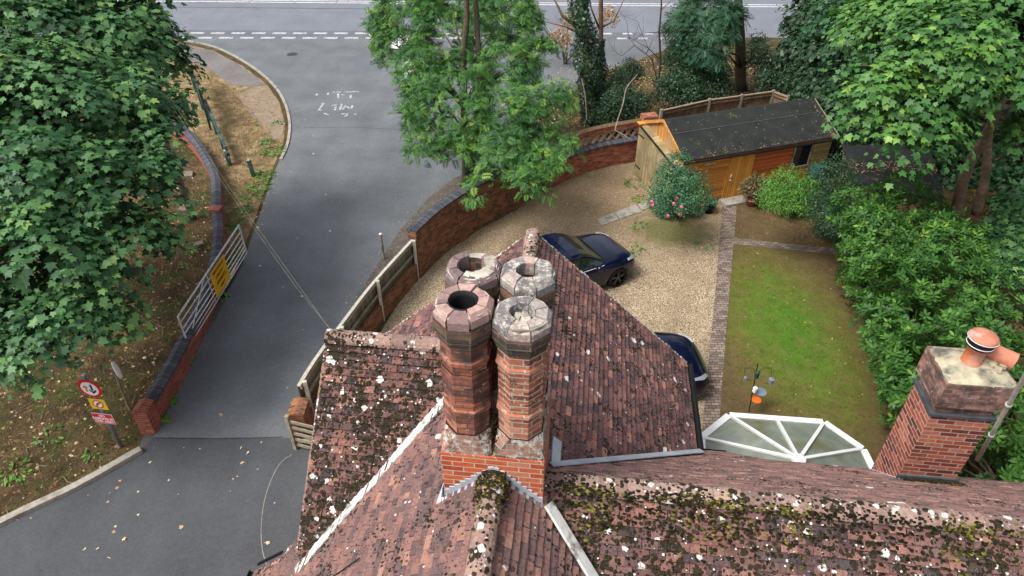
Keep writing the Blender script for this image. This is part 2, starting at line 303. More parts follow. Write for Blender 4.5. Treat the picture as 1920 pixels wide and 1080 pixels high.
M['box'] = leafm('light_shrub_leaf', [(0, (.035, .10, .018)), (.5, (.085, .22, .035)), (1, (.17, .34, .05))], trans=.2)
M['straw'] = leafm('dry_plant_leaf', [(0, (.08, .06, .03)), (.5, (.16, .13, .06)), (1, (.10, .13, .05))], trans=.1)
M['brownleaf'] = leafm('fallen_leaf', [(0, (.12, .055, .025)), (.5, (.30, .17, .08)), (.85, (.5, .38, .2)), (1, (.62, .56, .36))], trans=0, rough=.8)
M['weed'] = leafm('weed_leaf', [(0, (.05, .13, .02)), (1, (.13, .28, .04))], trans=.2)
M['grass'] = leafm('grass_blade', [(0, (.045, .13, .012)), (.5, (.085, .14, .018)), (.8, (.15, .13, .04)), (1, (.17, .12, .055))], trans=.2)
M['drygrass'] = leafm('dry_grass_blade', [(0, (.14, .10, .05)), (.6, (.30, .21, .10)), (.85, (.36, .30, .15)), (1, (.10, .14, .04))], trans=.1)
M['pink'] = simple('pink_petals', (.50, .14, .20), .6, var=.3, scale=20)
M['mossy'] = leafm('moss_cushion', [(0, (.012, .010, .006)), (.6, (.035, .028, .012)), (.8, (.10, .095, .02)), (1, (.20, .18, .04))], trans=0, rough=1, spec=.1)
def boards(name, c, w=.1, axis=2, dirt=(.05, .04, .02), var=.25, c2=None):
    m, nt, p = new_mat(name); k = NT(nt); sx = k.n('SeparateXYZ'); k.l(k.coord(), sx.inputs[0])
    x = k.math('DIVIDE', sx.outputs[axis], w); fr = k.math('FRACT', x); fl = k.math('FLOOR', x)
    wn_ = k.n('TexWhiteNoise', noise_dimensions='1D'); k.l(fl, wn_.inputs['W'])
    col = k.ramp(wn_.outputs['Value'], [(0, tuple(a*(1-var) for a in c)), (1, tuple(a*(1+var) for a in c))])
    mp = k.n('Mapping'); mp.inputs['Scale'].default_value = (2, 2, 18) if axis == 2 else ((18, 2, 2) if axis == 0 else (2, 18, 2)); k.l(k.coord(), mp.inputs[0])
    col = k.mix(.7, col, k.ramp(k.noise(1.6, 5, .6, vec=mp.outputs[0]), [(.3, (.6, .6, .6)), (.7, (1.3, 1.3, 1.3))]), 'MULTIPLY')
    if c2: col = k.mix(k.step(k.noise(1.4, 4), .42, .6), col, c2)
    gap = k.math('SUBTRACT', 1.0, k.step(fr, .03, .10)); col = k.mix(gap, col, dirt)
    k.base(col); k.rough(.7); k.nrm(k.bump(fr, .012 if axis == 2 else .002, .8)); return m
M['shiplap'] = boards('orange_shiplap', (.56, .23, .045), .11)
M['red_shiplap'] = boards('red_stained_shiplap', (.50, .12, .04), .08)
M['olive_shiplap'] = boards('olive_shiplap', (.32, .24, .09), .11)
M['vboard'] = boards('pale_vertical_boards', (.36, .29, .16), .11, 1, c2=(.24, .19, .10))
M['vboard_or'] = boards('orange_vertical_boards', (.48, .22, .06), .11, 1, c2=(.40, .27, .13))
M['door_wood'] = boards('orange_door_boards', (.62, .28, .055), .09, 0)
def fgrey():
    m, nt, p = new_mat('grey_featherboards'); k = NT(nt)
    uv = nt.nodes.new('ShaderNodeUVMap').outputs[0]; sx = k.n('SeparateXYZ'); k.l(k.coord(), sx.inputs[0])
    s_ = k.math('MULTIPLY', k.math('ADD', sx.outputs[1], k.math('MULTIPLY', sx.outputs[0], .5)), 9.0); fr = k.math('FRACT', s_)
    w = k.n('TexWhiteNoise', noise_dimensions='1D'); k.l(k.math('FLOOR', s_), w.inputs['W'])
    col = k.ramp(w.outputs['Value'], [(0, (.13, .12, .075)), (1, (.27, .25, .18))])
    col = k.mix(k.step(sx.outputs[2], .95, .55), col, (.09, .095, .055)); col = k.mix(k.math('SUBTRACT', 1.0, k.step(fr, .05, .16)), col, (.03, .028, .018))
    k.base(col); k.rough(.9); return m
M['fence_grey'] = fgrey()
M['fence_board'] = boards('grey_featherboard', (.26, .235, .165), .1, 1, var=.35, c2=(.17, .165, .10))
M['fence_brown'] = boards('brown_featherboard', (.17, .11, .07), .1, 0, var=.35)
def felt():
    m, nt, p = new_mat('roofing_felt'); k = NT(nt)
    col = k.ramp(k.noise(2.2, 6, .6), [(.3, (.015, .018, .018)), (.7, (.030, .033, .032))])
    col = k.mix(k.step(k.noise(40, 4, .7), .66, .72), col, (.12, .12, .10))
    col = k.mix(k.math('MULTIPLY', k.step(k.noise(1.3, 8, .75), .60, .66), .8), col, (.075, .08, .012))
    k.base(col); k.rough(.9); k.nrm(k.bump(k.noise(60, 4), .004)); return m
M['felt'] = felt()

# ------------------------------------------------------------------ mesh + object helpers
OFF = {}
def setp(o, label=None, cat=None, group=None, kind=None):
    if label: o['label'] = label
    if cat: o['category'] = cat
    if group: o['group'] = group
    if kind: o['kind'] = kind
    return o
def thing(name, label, cat, loc=(0, 0, 0), rz=0, group=None, local=False):
    """Empty at the base. Parts are written in world coordinates unless local (then in the thing's own frame)."""
    o = bpy.data.objects.new(name, None); COL.objects.link(o); o.location = loc; o.rotation_euler = (0, 0, rz); o.empty_display_size = .3
    setp(o, label, cat, group); OFF[o.name] = (0, 0, 0) if local else tuple(-c for c in loc); return o
def link(name, me, mats, parent=None, loc=None, smooth=False):
    for m in (mats if isinstance(mats, (list, tuple)) else [mats]): me.materials.append(m)
    if smooth: me.shade_smooth()
    o = bpy.data.objects.new(name, me); COL.objects.link(o)
    if parent is not None:
        o.parent = parent; o.location = loc if loc is not None else OFF.get(parent.name, (0, 0, 0))
    elif loc is not None: o.location = loc
    return o
class MB:
    def __init__(s): s.v = []; s.f = []; s.uv = []; s.mi = []; s.tint = []; s.cm = 0; s.ct = .5
    def face(s, pts, uv=None):
        i = len(s.v); s.v += [tuple(p) for p in pts]; s.f.append(tuple(range(i, i+len(pts)))); s.uv.append(uv); s.mi.append(s.cm); s.tint.append(s.ct)
    def idx(s, verts, faces):
        i = len(s.v); s.v += [tuple(p) for p in verts]
        for f in faces: s.f.append(tuple(i+j for j in f)); s.uv.append(None); s.mi.append(s.cm); s.tint.append(s.ct)
    def box(s, c, size, rot=None, taper=1):
        hx, hy, hz = (a/2 for a in size); M3 = rot if rot is not None else Matrix.Identity(3)
        if isinstance(M3, (int, float)): M3 = Matrix.Rotation(M3, 3, 'Z')
        vs = []
        for z, k in ((-hz, 1), (hz, taper)):
            for x, y in ((-hx, -hy), (hx, -hy), (hx, hy), (-hx, hy)): vs.append(Vector(c)+M3 @ Vector((x*k, y*k, z)))
        s.idx(vs, [(0, 3, 2, 1), (4, 5, 6, 7), (0, 1, 5, 4), (1, 2, 6, 5), (2, 3, 7, 6), (3, 0, 4, 7)])
    def beam(s, a, b, w, h, up=(0, 0, 1)):
        a, b = Vector(a), Vector(b); d = (b-a); L_ = d.length; x = d/L_; y = Vector(up).cross(x)
        if y.length < 1e-4: y = Vector((0, 1, 0)).cross(x)
        y.normalize(); z = x.cross(y); s.box((a+b)/2, (L_, w, h), Matrix((x, y, z)).transposed())
    def tube(s, pts, rad, n=8, caps=True):
        pts = [Vector(p) for p in pts]
        if isinstance(rad, (int, float)): rad = [rad]*len(pts)
        vs = []; prev = None
        for i, p in enumerate(pts):
            d = (pts[min(i+1, len(pts)-1)]-pts[max(i-1, 0)]).normalized()
            ref = Vector((1, 0, 0)) if abs(d.x) < .8 else Vector((0, 1, 0))
            if prev is not None: ref = prev
            a = (ref-d*ref.dot(d)).normalized(); prev = a; b = d.cross(a)
            for j in range(n):
                t = 2*math.pi*j/n; vs.append(p+(a*math.cos(t)+b*math.sin(t))*rad[i])
        fs = [(i*n+j, i*n+(j+1) % n, (i+1)*n+(j+1) % n, (i+1)*n+j) for i in range(len(pts)-1) for j in range(n)]
        if caps: fs += [tuple(range(n-1, -1, -1)), tuple((len(pts)-1)*n+j for j in range(n))]
        s.idx(vs, fs)
    def lathe(s, c, prof, n=20, sq=1, cap=True, ph=0):
        vs = [(c[0]+r*math.cos(2*math.pi*(j+ph)/n), c[1]+r*sq*math.sin(2*math.pi*(j+ph)/n), c[2]+z) for r, z in prof for j in range(n)]
        fs = [(i*n+j, i*n+(j+1) % n, (i+1)*n+(j+1) % n, (i+1)*n+j) for i in range(len(prof)-1) for j in range(n)]
        if cap: fs += [tuple(range(n-1, -1, -1)), tuple((len(prof)-1)*n+j for j in range(n))]
        s.idx(vs, fs)
    def prism(s, poly, z0, z1):
        n = len(poly); vs = [(p[0], p[1], z0) for p in poly]+[(p[0], p[1], z1) for p in poly]
        s.idx(vs, [tuple(range(n-1, -1, -1)), tuple(range(n, 2*n))]+[(i, (i+1) % n, n+(i+1) % n, n+i) for i in range(n)])
    def build(s, name, mats, parent=None, smooth=False, loc=None, tint=False):
        me = bpy.data.meshes.new(name); me.from_pydata(s.v, [], s.f); me.update()
        uvl = me.uv_layers.new(name='UVMap'); data = np.zeros(len(me.loops)*2, np.float32); k = 0
        for fi, f in enumerate(s.f):
            u = s.uv[fi]
            if u is None:
                P = [Vector(s.v[i]) for i in f]; n = Vector((0, 0, 0))
                for i in range(len(P)): n += P[i].cross(P[(i+1) % len(P)])
                n.normalize() if n.length > 1e-9 else None
                if abs(n.z) > .75: u = [(p.x, p.y) for p in P]
                else:
                    t = Vector((-n.y, n.x, 0)).normalized(); u = [(p.dot(t), p.z) for p in P]
            for a, b in u: data[k] = a; data[k+1] = b; k += 2
        uvl.data.foreach_set('uv', data)
        me.polygons.foreach_set('material_index', s.mi)
        a = me.attributes.new('tint', 'FLOAT', 'FACE'); a.data.foreach_set('value', np.array(s.tint, np.float32))
        return link(name, me, mats, parent, loc, smooth)
def sheet(name, pts, z, mat, kind='structure'):
    mb = MB(); mb.face([(p[0], p[1], z) for p in pts]); o = mb.build(name, mat)
    if kind: o['kind'] = kind
    return o
def smoothline(pts, n=6):
    P = [Vector(p) for p in pts]; out = []
    for i in range(len(P)-1):
        p0 = P[max(i-1, 0)]; p1 = P[i]; p2 = P[i+1]; p3 = P[min(i+2, len(P)-1)]
        for k in range(n):
            t = k/n; out.append(.5*((2*p1)+(p2-p0)*t+(2*p0-5*p1+4*p2-p3)*t*t+(3*p1-p0-3*p2+p3)*t**3))
    return out+[P[-1]]
def wallstrip(mb, path, z0, z1, th, u0=0, off=0):
    """a solid wall along path; UV u runs with length, v with height; z1 may be a function of arc length"""
    P = [Vector((p[0], p[1], 0)) for p in path]; n = len(P); L_ = [0]
    for i in range(1, n): L_.append(L_[-1]+(P[i]-P[i-1]).length)
    A, B = [], []
    for i in range(n):
        d = (P[min(i+1, n-1)]-P[max(i-1, 0)]).normalized(); q = Vector((-d.y, d.x, 0))
        A.append(P[i]+q*(th/2+off)); B.append(P[i]+q*(-th/2+off))
    Z1 = [z1(l) if callable(z1) else z1 for l in L_]; Z0 = [z0]*n
    def v(p, z): return (p.x, p.y, z)
    for i in range(n-1):
        a, b = u0+L_[i], u0+L_[i+1]
        mb.face([v(A[i+1], z0), v(A[i], z0), v(A[i], Z1[i]), v(A[i+1], Z1[i+1])], [(b, z0), (a, z0), (a, Z1[i]), (b, Z1[i+1])])
        mb.face([v(B[i], z0), v(B[i+1], z0), v(B[i+1], Z1[i+1]), v(B[i], Z1[i])], [(a, z0), (b, z0), (b, Z1[i+1]), (a, Z1[i])])
        mb.face([v(B[i], Z1[i]), v(B[i+1], Z1[i+1]), v(A[i+1], Z1[i+1]), v(A[i], Z1[i])], [(a, 0), (b, 0), (b, th), (a, th)])
        mb.face([v(A[i], z0), v(A[i+1], z0), v(B[i+1], z0), v(B[i], z0)], [(a, 0), (b, 0), (b, th), (a, th)])
    for i, fl in ((0, 1), (n-1, 0)):
        q = [v(A[i], z0), v(B[i], z0), v(B[i], Z1[i]), v(A[i], Z1[i])]; uv = [(0, z0), (th, z0), (th, Z1[i]), (0, Z1[i])]
        mb.face(q if fl else q[::-1], uv if fl else uv[::-1])
def coping(mb, path, z, w, h, ridge):
    """brick-on-edge coping with a saddle top"""
    P = [Vector((p[0], p[1], 0)) for p in path]; n = len(P); L_ = 0; rows = []
    prof = [(-w/2, 0), (-w/2, h), (0, h+ridge), (w/2, h), (w/2, 0)]
    for i in range(n):
        d = (P[min(i+1, n-1)]-P[max(i-1, 0)]).normalized(); q = Vector((-d.y, d.x, 0))
        if i: L_ += (P[i]-P[i-1]).length
        zz = z(L_) if callable(z) else z
        rows.append(([P[i]+q*a+Vector((0, 0, zz+b)) for a, b in prof], L_))
    cum = [0, h, h+w/2, h+w, w+2*h]
    for i in range(n-1):
        (r0, a), (r1, b) = rows[i], rows[i+1]
        for j in range(4): mb.face([r0[j+1], r0[j], r1[j], r1[j+1]], [(a, cum[j+1]), (a, cum[j]), (b, cum[j]), (b, cum[j+1])])
    mb.face(rows[0][0]); mb.face(rows[-1][0][::-1])

# ---- leaf clouds: real leaf-shaped faces, oriented and scattered
def tmpl(pts): return np.array([(x, y, -.22*abs(x)-.12*y*y) for x, y in pts])
_h = [(.20, -.06), (.52, .05), (.37, .23), (.63, .58), (.28, .54), (.17, .78)]
MAPLE = [tmpl([(0, .04)]+_h+[(0, 1.05)]+[(-x, y) for x, y in _h[::-1]])]
OVAL = [tmpl([(0, 0), (.17, .3), (.19, .6), (0, 1), (-.19, .6), (-.17, .3)])]
DIAM = [tmpl([(0, 0), (.26, .5), (0, 1), (-.26, .5)])]
BLADE = [np.array([(-.05, 0, 0), (.05, 0, 0), (0, .5, .15), (0.02, 1, .1)])]
PINN = []
for i in range(5):
    y0 = .12+i*.17
    for sx_ in (-1, 1):
        a = np.array([(0, y0-.02, 0), (.17*sx_, y0-.01, -.02), (.40*sx_*(1-.07*i), y0+.13, -.09), (.15*sx_, y0+.13, -.02)]); PINN.append(a[::-1] if sx_ > 0 else a)
PINN.append(np.array([(0, .9, 0), (.05, 1.02, 0), (0, 1.2, -.06), (-.05, 1.02, 0)]))
def unit(a): return a/np.maximum(np.linalg.norm(a, axis=1, keepdims=True), 1e-9)
def leafmesh(name, pos, nrm, fwd, size, shape, mat, parent=None, tint=None, loc=None):
    N = len(pos); z = unit(nrm); x = unit(np.cross(fwd, z)); y = np.cross(z, x)
    Rm = np.stack([x, y, z], 1)     # rows
    vs, starts, tot = [], [], 0; lt = []
    cnt = [len(p) for p in shape]; allp = np.concatenate(shape)
    V = (allp[None] * size[:, None, None]) @ Rm + pos[:, None, :]
    nv = len(allp); me = bpy.data.meshes.new(name); me.vertices.add(N*nv); me.vertices.foreach_set('co', V.astype(np.float32).ravel())
    me.loops.add(N*nv); me.loops.foreach_set('vertex_index', np.arange(N*nv, dtype=np.int32))
    st = np.concatenate([[0], np.cumsum(cnt)[:-1]]); ls = (np.arange(N)[:, None]*nv+st[None]).ravel().astype(np.int32)
    me.polygons.add(len(ls)); me.polygons.foreach_set('loop_start', ls)
    me.update(calc_edges=True)
    if tint is None: tint = rng.random(N)
    a = me.attributes.new('tint', 'FLOAT', 'FACE'); a.data.foreach_set('value', np.repeat(np.clip(tint, 0, 1), len(shape)).astype(np.float32))
    return link(name, me, mat, parent, loc)
def rdir(n):
    return unit(rng.normal(size=(n, 3)))
def lump(p, f):
    x, y, z = p[:, 0]*f, p[:, 1]*f, p[:, 2]*f
    return (np.sin(x*1.7+1.3*np.sin(y*1.1))+np.sin(y*2.1+1.7*np.sin(z*1.3)+2)+np.sin(z*2.4+1.5*np.sin(x*1.2)+4))/3
GATE = None
def lobeclumps(lobes, n, zmin=-.45, lo=.72, hi=1.05, inside=.8):
    C = np.array([l[:3] for l in lobes]); Rr = np.array([l[3] for l in lobes]); w = Rr**2/np.sum(Rr**2)
    k = rng.choice(len(lobes), n*4, p=w); d = rdir(n*4); rr = rng.uniform(lo, hi, n*4)
    p = C[k]+d*(Rr[k]*rr)[:, None]; ok = d[:, 2] > zmin
    D = np.linalg.norm(p[:, None]-C[None], axis=2)/Rr[None]; ok &= (D.min(1) > inside*lo)
    if GATE: ok &= (lump(p, GATE[0]) > GATE[1]) | ((rr < lo+.25*(hi-lo)) & (rng.random(len(rr)) < GATE[2]))
    p = p[ok][:n]; d = d[ok][:n]; return p, d, k[ok][:n]
def sprays(p, d, per, rad, upw=.8, jitter=.3, thick=.06, droop=.35):
    n = len(p); dn = unit(d*.55+np.array([0, 0, upw])+rng.normal(size=(n, 3))*.18)
    ref = unit(np.cross(dn, rng.normal(size=(n, 3)))); ref2 = np.cross(dn, ref)
    t = rng.uniform(0, 2*np.pi, (n, per)); r = np.sqrt(rng.random((n, per)))*rad*rng.uniform(.6, 1.25, (n, 1))
    off = ref[:, None]*(np.cos(t)*r)[..., None]+ref2[:, None]*(np.sin(t)*r*.75)[..., None]
    pos = p[:, None]+off+dn[:, None]*(rng.normal(size=(n, per))*thick)[..., None]
    pos[..., 2] -= droop*r*r/rad
    nr = dn[:, None]+rng.normal(size=(n, per, 3))*jitter+off*.5/rad
    fw = off/rad+rng.normal(size=(n, per, 3))*.5+np.array([0, 0, -.15])
    base = np.repeat(rng.random(n)*.6, per)+rng.random(n*per)*.35+.08*0
    return pos.reshape(-1, 3), nr.reshape(-1, 3), fw.reshape(-1, 3), base
def Lb(px, py, t, rpx):
    c = T(px, py, t); return (c.x, c.y, c.z, rpx*t/F)
def branches(mb, base, lobes, r0, n=12, forks=None, trunk=None):
    """trunk with limbs that reach each lobe"""
    for l in lobes:
        c = Vector(l[:3]); b = Vector(base)
        if trunk:
            hz = c.z-.45*(Vector((c.x, c.y, 0))-Vector((b.x, b.y, 0))).length-.3; b = min(trunk[2:], key=lambda q: abs(q.z-hz))
        mid = b.lerp(c, .5)+Vector((random.uniform(-.3, .3), random.uniform(-.3, .3), .3))
        r = r0*random.uniform(.18, .3); mb.tube([b, b.lerp(mid, .5)+Vector((0, 0, .2)), mid, mid.lerp(c, .6), c], [r, r*.8, r*.6, r*.4, r*.2], 6)
        for k in range(5):
            d = Vector(rdir(1)[0]); d.z = abs(d.z)*.6
            st = mid.lerp(c, random.uniform(.4, 1)); mb.tube([st, st+d*l[3]*.45+Vector((0, 0, .1)), st+d*l[3]*.92], [r*.3, r*.18, r*.06], 4)
def tree(name, label, base, trunk_pts, r0, lobes, nclump, per, rad, size, shape, mat, bark='bark', group=None, cat='tree', up=.8, tintshift=0, limbs=True, jitter=.3, fork=None, zmin=-.45, droop=.35):
    t = thing(name, label, cat, tuple(base), group=group)
    mb = MB(); pts = smoothline([tuple(base)]+[tuple(p) for p in trunk_pts], 4); n = len(pts)
    mb.tube(pts, [r0*(1.25 if i == 0 else 1)*(1-.6*i/n) for i in range(n)], 10)
    if limbs: branches(mb, fork if fork is not None else pts[int(n*.55)], lobes, r0, trunk=None if fork is not None else pts)
    mb.build('trunk', M[bark], t, smooth=True)
    p, d, k = lobeclumps(lobes, nclump, zmin)
    pos, nr, fw, ti = sprays(p, d, per, rad, up, jitter, droop=droop)
    ti = ti+tintshift
    leafmesh('crown', pos, nr, fw, size*rng.uniform(.5, 1.25, len(pos)), shape, M[mat], t, ti)
    return t
def bush(name, label, center, lobes, nclump, per, rad, size, shape, mat, group=None, cat='shrub', up=.5, tintshift=0, jitter=.5, flowers=0):
    t = thing(name, label, cat, tuple(center), group=group)
    mb = MB()
    for k in range(9):
        l = lobes[k % len(lobes)]; c = Vector(l[:3]); e = c+Vector(rdir(1)[0])*l[3]*.6
        mb.tube([(center[0]+random.uniform(-.1, .1), center[1]+random.uniform(-.1, .1), center[2]), c.lerp(Vector(center), .4), e], [.03, .02, .008], 5)
    mb.build('stems', M['bark'], t)
    p, d, k = lobeclumps(lobes, int(nclump*1.9), -.6, .45, 1.05, .5); size = size*1.35
    p[:, 2] = np.maximum(p[:, 2], center[2]+.04)
    pos, nr, fw, ti = sprays(p, d, per, rad*1.15, up, jitter, thick=.05)
    leafmesh('foliage', pos, nr, fw, size*rng.uniform(.65, 1.2, len(pos)), shape, M[mat], t, ti+tintshift)
    return t, p, d

# ================================================================== THE GROUND
def GP(lst, z=0): return [G(a, b, z) for a, b in lst]
sheet('ground', [(-260, -60), (260, -60), (260, 300), (-260, 300)], 0, M['woodland'])
# main road across the top
rd = lambda y0, y1, x0=-90, x1=90: [(x0, y0+.00), (x1, y0), (x1, y1), (x0, y1)]
sheet('main_road', [(-90, 42.3), (90, 41.0), (90, 54.5), (-90, 56.5)], .004, M['road'])
drive_left = [(300, 70), (330, 76), (400, 90), (460, 120), (505, 155), (530, 190), (541, 230), (538, 268), (522, 306), (506, 345), (490, 395), (470, 450), (452, 500), (425, 550), (395, 605), (365, 660), (335, 710), (312, 760), (285, 815), (266, 848), (150, 915), (0, 988), (-150, 1060)]
DL = smoothline([G(a, b) for a, b in drive_left[:21]], 3)+[G(-0, 988), G(-200, 1085)]
drv = list(DL)+[Vector((-12, -3, 0)), Vector((-4.5, -3, 0)), Vector((-4.0, 10.5, 0)), Vector((-4.85, 11.3, 0)), Vector((-4.25, 14.2, 0)), Vector((-3, 17.8, 0)), Vector((-1.3, 20.5, 0)), Vector((.2, 22.8, 0)), Vector((-.2, 26, 0)), Vector((1.5, 31, 0)), Vector((5, 36, 0)), Vector((9, 39.5, 0)), Vector((15, 42.4, 0)), Vector((-20, 43, 0))]
sheet('driveway', drv, .008, M['drive'])
sheet('driveway_lower', [G(262, 850), G(283, 822), G(556, 822), (-4.2, 10.4, 0), (-4.5, -3, 0), (-12, -3, 0), G(-200, 1085), G(0, 990), G(150, 917)], .012, M['drive_new'])
# verge island and pavement between the drive and the left hedge
sheet('verge', [G(*p) for p in [(300, 72), (335, 80), (400, 95), (455, 124), (500, 158), (524, 192), (535, 232), (532, 268), (517, 303), (500, 345), (484, 395), (463, 450), (445, 500), (418, 550), (388, 605), (372, 640), (380, 560), (408, 480), (405, 400), (400, 330), (370, 270), (320, 210), (280, 140)]], .012, M['verge'])
sheet('pavement', [G(*p) for p in [(250, 74), (322, 80), (400, 96), (455, 126), (497, 158), (470, 163), (430, 158), (400, 135), (365, 118), (330, 104), (250, 95)]], .016, M['pavement'])
sheet('worn_verge_edge', [G(*p) for p in [(470, 165), (500, 160), (524, 194), (533, 232), (528, 262), (512, 262), (490, 235), (470, 215), (445, 180)]], .016, M['sand'])
mb = MB(); kp = smoothline([G(*p) for p in [(318, 72), (400, 88), (462, 119), (507, 154), (532, 189), (543, 230), (540, 268), (527, 300)]], 8)
wallstrip(mb, kp, 0, .06, .12); mb.build('kerb', M['kerb'])['kind'] = 'structure'
mb = MB(); wallstrip(mb, smoothline([G(266, 846), G(150, 912), G(70, 950), G(0, 984), G(-120, 1045)], 3), 0, .12, .17); mb.build('kerb', M['kerb'])['kind'] = 'structure'
sheet('earthy_drive_edge', [G(*p) for p in [(668, 560), (712, 490), (752, 430), (805, 370), (850, 335), (905, 310), (900, 350), (850, 375), (780, 440), (700, 560), (655, 610)]], .012, M['litter_edge'])
sheet('earthy_drive_edge', [G(*p) for p in [(268, 850), (300, 800), (330, 735), (352, 690), (385, 630), (405, 600), (425, 560), (385, 570), (350, 640), (300, 760), (262, 835)]], .016, M['litter_edge'])
# road markings
mb = MB(); dirx = Vector((1, -.033, 0)).normalized()
def dash(x, y, l, w, z=.013, dy=-.033):
    a = Vector((x, y, z)); b = a+Vector((1, dy, 0)).normalized()*l; q = Vector((0, w, 0)); mb.face([a, b, b+q, a+q])
for yy in (48.55, 49.0):
    for i in range(24):
        x = -60+i*6; dash(x, yy-.033*x, 5.93, .14)
mb.build('centre_lines', M['paint_new'])['kind'] = 'structure'
mb = MB()
for row, y0 in ((0, 41.25), (1, 42.15)):
    for i in range(26):
        x = -20+i*1.25+.45*row; 
        if x < -1.5 or x > 3: dash(x, y0-.005*(x), .82 if x < 0 else .6, .30, dy=-.01)
mb.build('give_way_lines', M['paint_mid'])['kind'] = 'structure'
mb = MB(); q = [G(688, 66), G(790, 66), G(782, 160), G(766, 150)]
mb.face([(p.x, p.y, .0135) for p in [G(690, 64), G(800, 66), G(795, 98), G(752, 92), G(720, 90)]]); mb.face([(p.x, p.y, .0135) for p in [G(752, 92), G(795, 98), G(778, 130), G(764, 160), G(754, 130)]])
mb.build('give_way_triangle', M['paint_new'])['kind'] = 'structure'
def seam(pts, w=.03):
    mb = MB(); P_ = smoothline([G(*p) for p in pts], 4)
    for i in range(len(P_)-1):
        a, b = P_[i].copy(), P_[i+1].copy(); a.z = b.z = .0125; d = (b-a).normalized(); q = Vector((-d.y, d.x, 0))*w*random.uniform(.3, .6); mb.face([a-q, b-q, b+q, a+q])
    mb.build('tar_seam', M['seam'])['kind'] = 'structure'
M['seam'] = simple('dark_tar_seam', (.045, .047, .05), .8)
seam([(556, 238), (600, 240), (660, 239), (760, 244)]); seam([(262, 13), (500, 15), (700, 17), (900, 20)], .06); seam([(530, 820), (420, 823), (290, 822)], .05)
mb = MB(); c_ = G(548, 102); mb.lathe((c_.x, c_.y, .0085), [(.30, 0), (.30, .004), (.26, .005)], 20); mb.build('manhole_cover', M['seam'])['kind'] = 'structure'
# worn lettering (only fragments of the strokes are left)
mb = MB()
def stroke(a, b, w=.07):
    A, B = G(*a), G(*b); A.z = B.z = .0132; d = (B-A).normalized(); q = Vector((-d.y, d.x, 0))*w/2; mb.face([A-q, B-q, B+q, A+q])
for a, b in [((594, 176), (594, 180)), ((615, 174), (615, 178)), ((624, 173), (640, 173)), ((646, 173), (673, 172)), ((634, 176), (634, 184)), ((640, 178), (646, 178)), ((658, 178), (657, 184)), ((602, 194), (608, 194)), ((607, 194), (598, 206)), ((596, 207), (604, 207)), ((622, 198), (632, 197)), ((630, 200), (628, 207)), ((641, 195), (637, 206)), ((648, 198), (642, 206)), ((651, 200), (658, 206)), ((661, 198), (658, 206)), ((608, 213), (616, 216)), ((640, 214), (652, 214)), ((652, 215), (646, 219)), ((664, 215), (668, 214))]: stroke(a, b, .10)
mb.build('worn_lettering', M['paint'])['kind'] = 'structure'
mb = MB()
arc = [G(*p) for p in [(547, 853), (525, 870), (507, 905), (495, 945), (490, 990), (492, 1030), (500, 1060)]]; arc = smoothline(arc, 5)
for i in range(len(arc)-1):
    a, b = arc[i].copy(), arc[i+1].copy(); a.z = b.z = .0165; d = (b-a).normalized(); q = Vector((-d.y, d.x, 0))*.006; mb.face([a-q, b-q, b+q, a+q])
mb.build('gate_scrape', M['kerb'])['kind'] = 'structure'
# yard side
yard = [(-4.1, 9.5), (-4.55, 11.4), (-4.05, 13.8), (-3.2, 17.2), (-2.2, 19.1), (-1.1, 20.45), (.5, 22.2), (2.5, 24.4), (5.2, 25.9), (8.3, 24.5)]
sheet('gravel_yard', yard+[G(1360, 378), G(1346, 560), G(1322, 825), (4.5, 8), (-4, 8)], .004, M['gravel'])
sheet('brick_path', [G(1356, 374), G(1383, 374), G(1377, 440), G(1370, 520), G(1360, 640), G(1346, 820), G(1343, 860), G(1308, 860), G(1316, 810), G(1330, 660), G(1340, 560), G(1349, 450)], .016, M['paver'])
sheet('lawn', [G(1383, 384), G(1500, 380), G(1640, 380), G(1680, 480), G(1720, 700), G(1800, 860), G(1800, 960), G(1330, 960), G(1346, 815), G(1360, 640), G(1370, 520), G(1377, 440)], .008, M['lawn'])
sheet('brick_path_branch', [G(1377, 446), G(1480, 458), G(1600, 470), G(1600, 482), G(1480, 469), G(1375, 458)], .020, M['paver'])
mb = MB()
for a, b, c, d in [((1118, 413), (1150, 400), (1160, 412), (1128, 424)), ((1152, 399), (1192, 384), (1202, 398), (1162, 411)), ((1196, 383), (1215, 376), (1222, 388), (1204, 396))]:
    mb.prism([G(*p) for p in (d, c, b, a)], .004, .03)
sl_ = mb.build('stone_slabs', M['kerb']); sl_['kind'] = 'structure'

# ================================================================== THE COTTAGE  (own axes: u along the long range, v towards the road)
YAW = R(-6.7); e1 = Vector((math.cos(YAW), math.sin(YAW), 0)); e2 = Vector((-math.sin(YAW), math.cos(YAW), 0))
def W(u, v, z): return e1*u+e2*v+Vector((0, 0, z))
HB = W(-.7, 4.9, 0)
house = thing('cottage', 'red brick cottage with lichened clay tile roofs and clustered octagonal chimneys, in the foreground', 'house', tuple(HB), YAW, local=True)
OFF[house.name] = (.7, -4.9, 0)
def clip(poly, clipper):
    out = poly
    n = len(clipper)
    for i in range(n):
        a, b = clipper[i], clipper[(i+1) % n]; inp = out; out = []
        if not inp: return []
        def side(p): return (b[0]-a[0])*(p[1]-a[1])-(b[1]-a[1])*(p[0]-a[0])
        for j in range(len(inp)):
            p, q = inp[j], inp[(j+1) % len(inp)]; sp, sq = side(p), side(q)
            if sp >= 0: out.append(p)
            if (sp >= 0) != (sq >= 0):
                t = sp/(sp-sq); out.append((p[0]+(q[0]-p[0])*t, p[1]+(q[1]-p[1])*t))
    return out
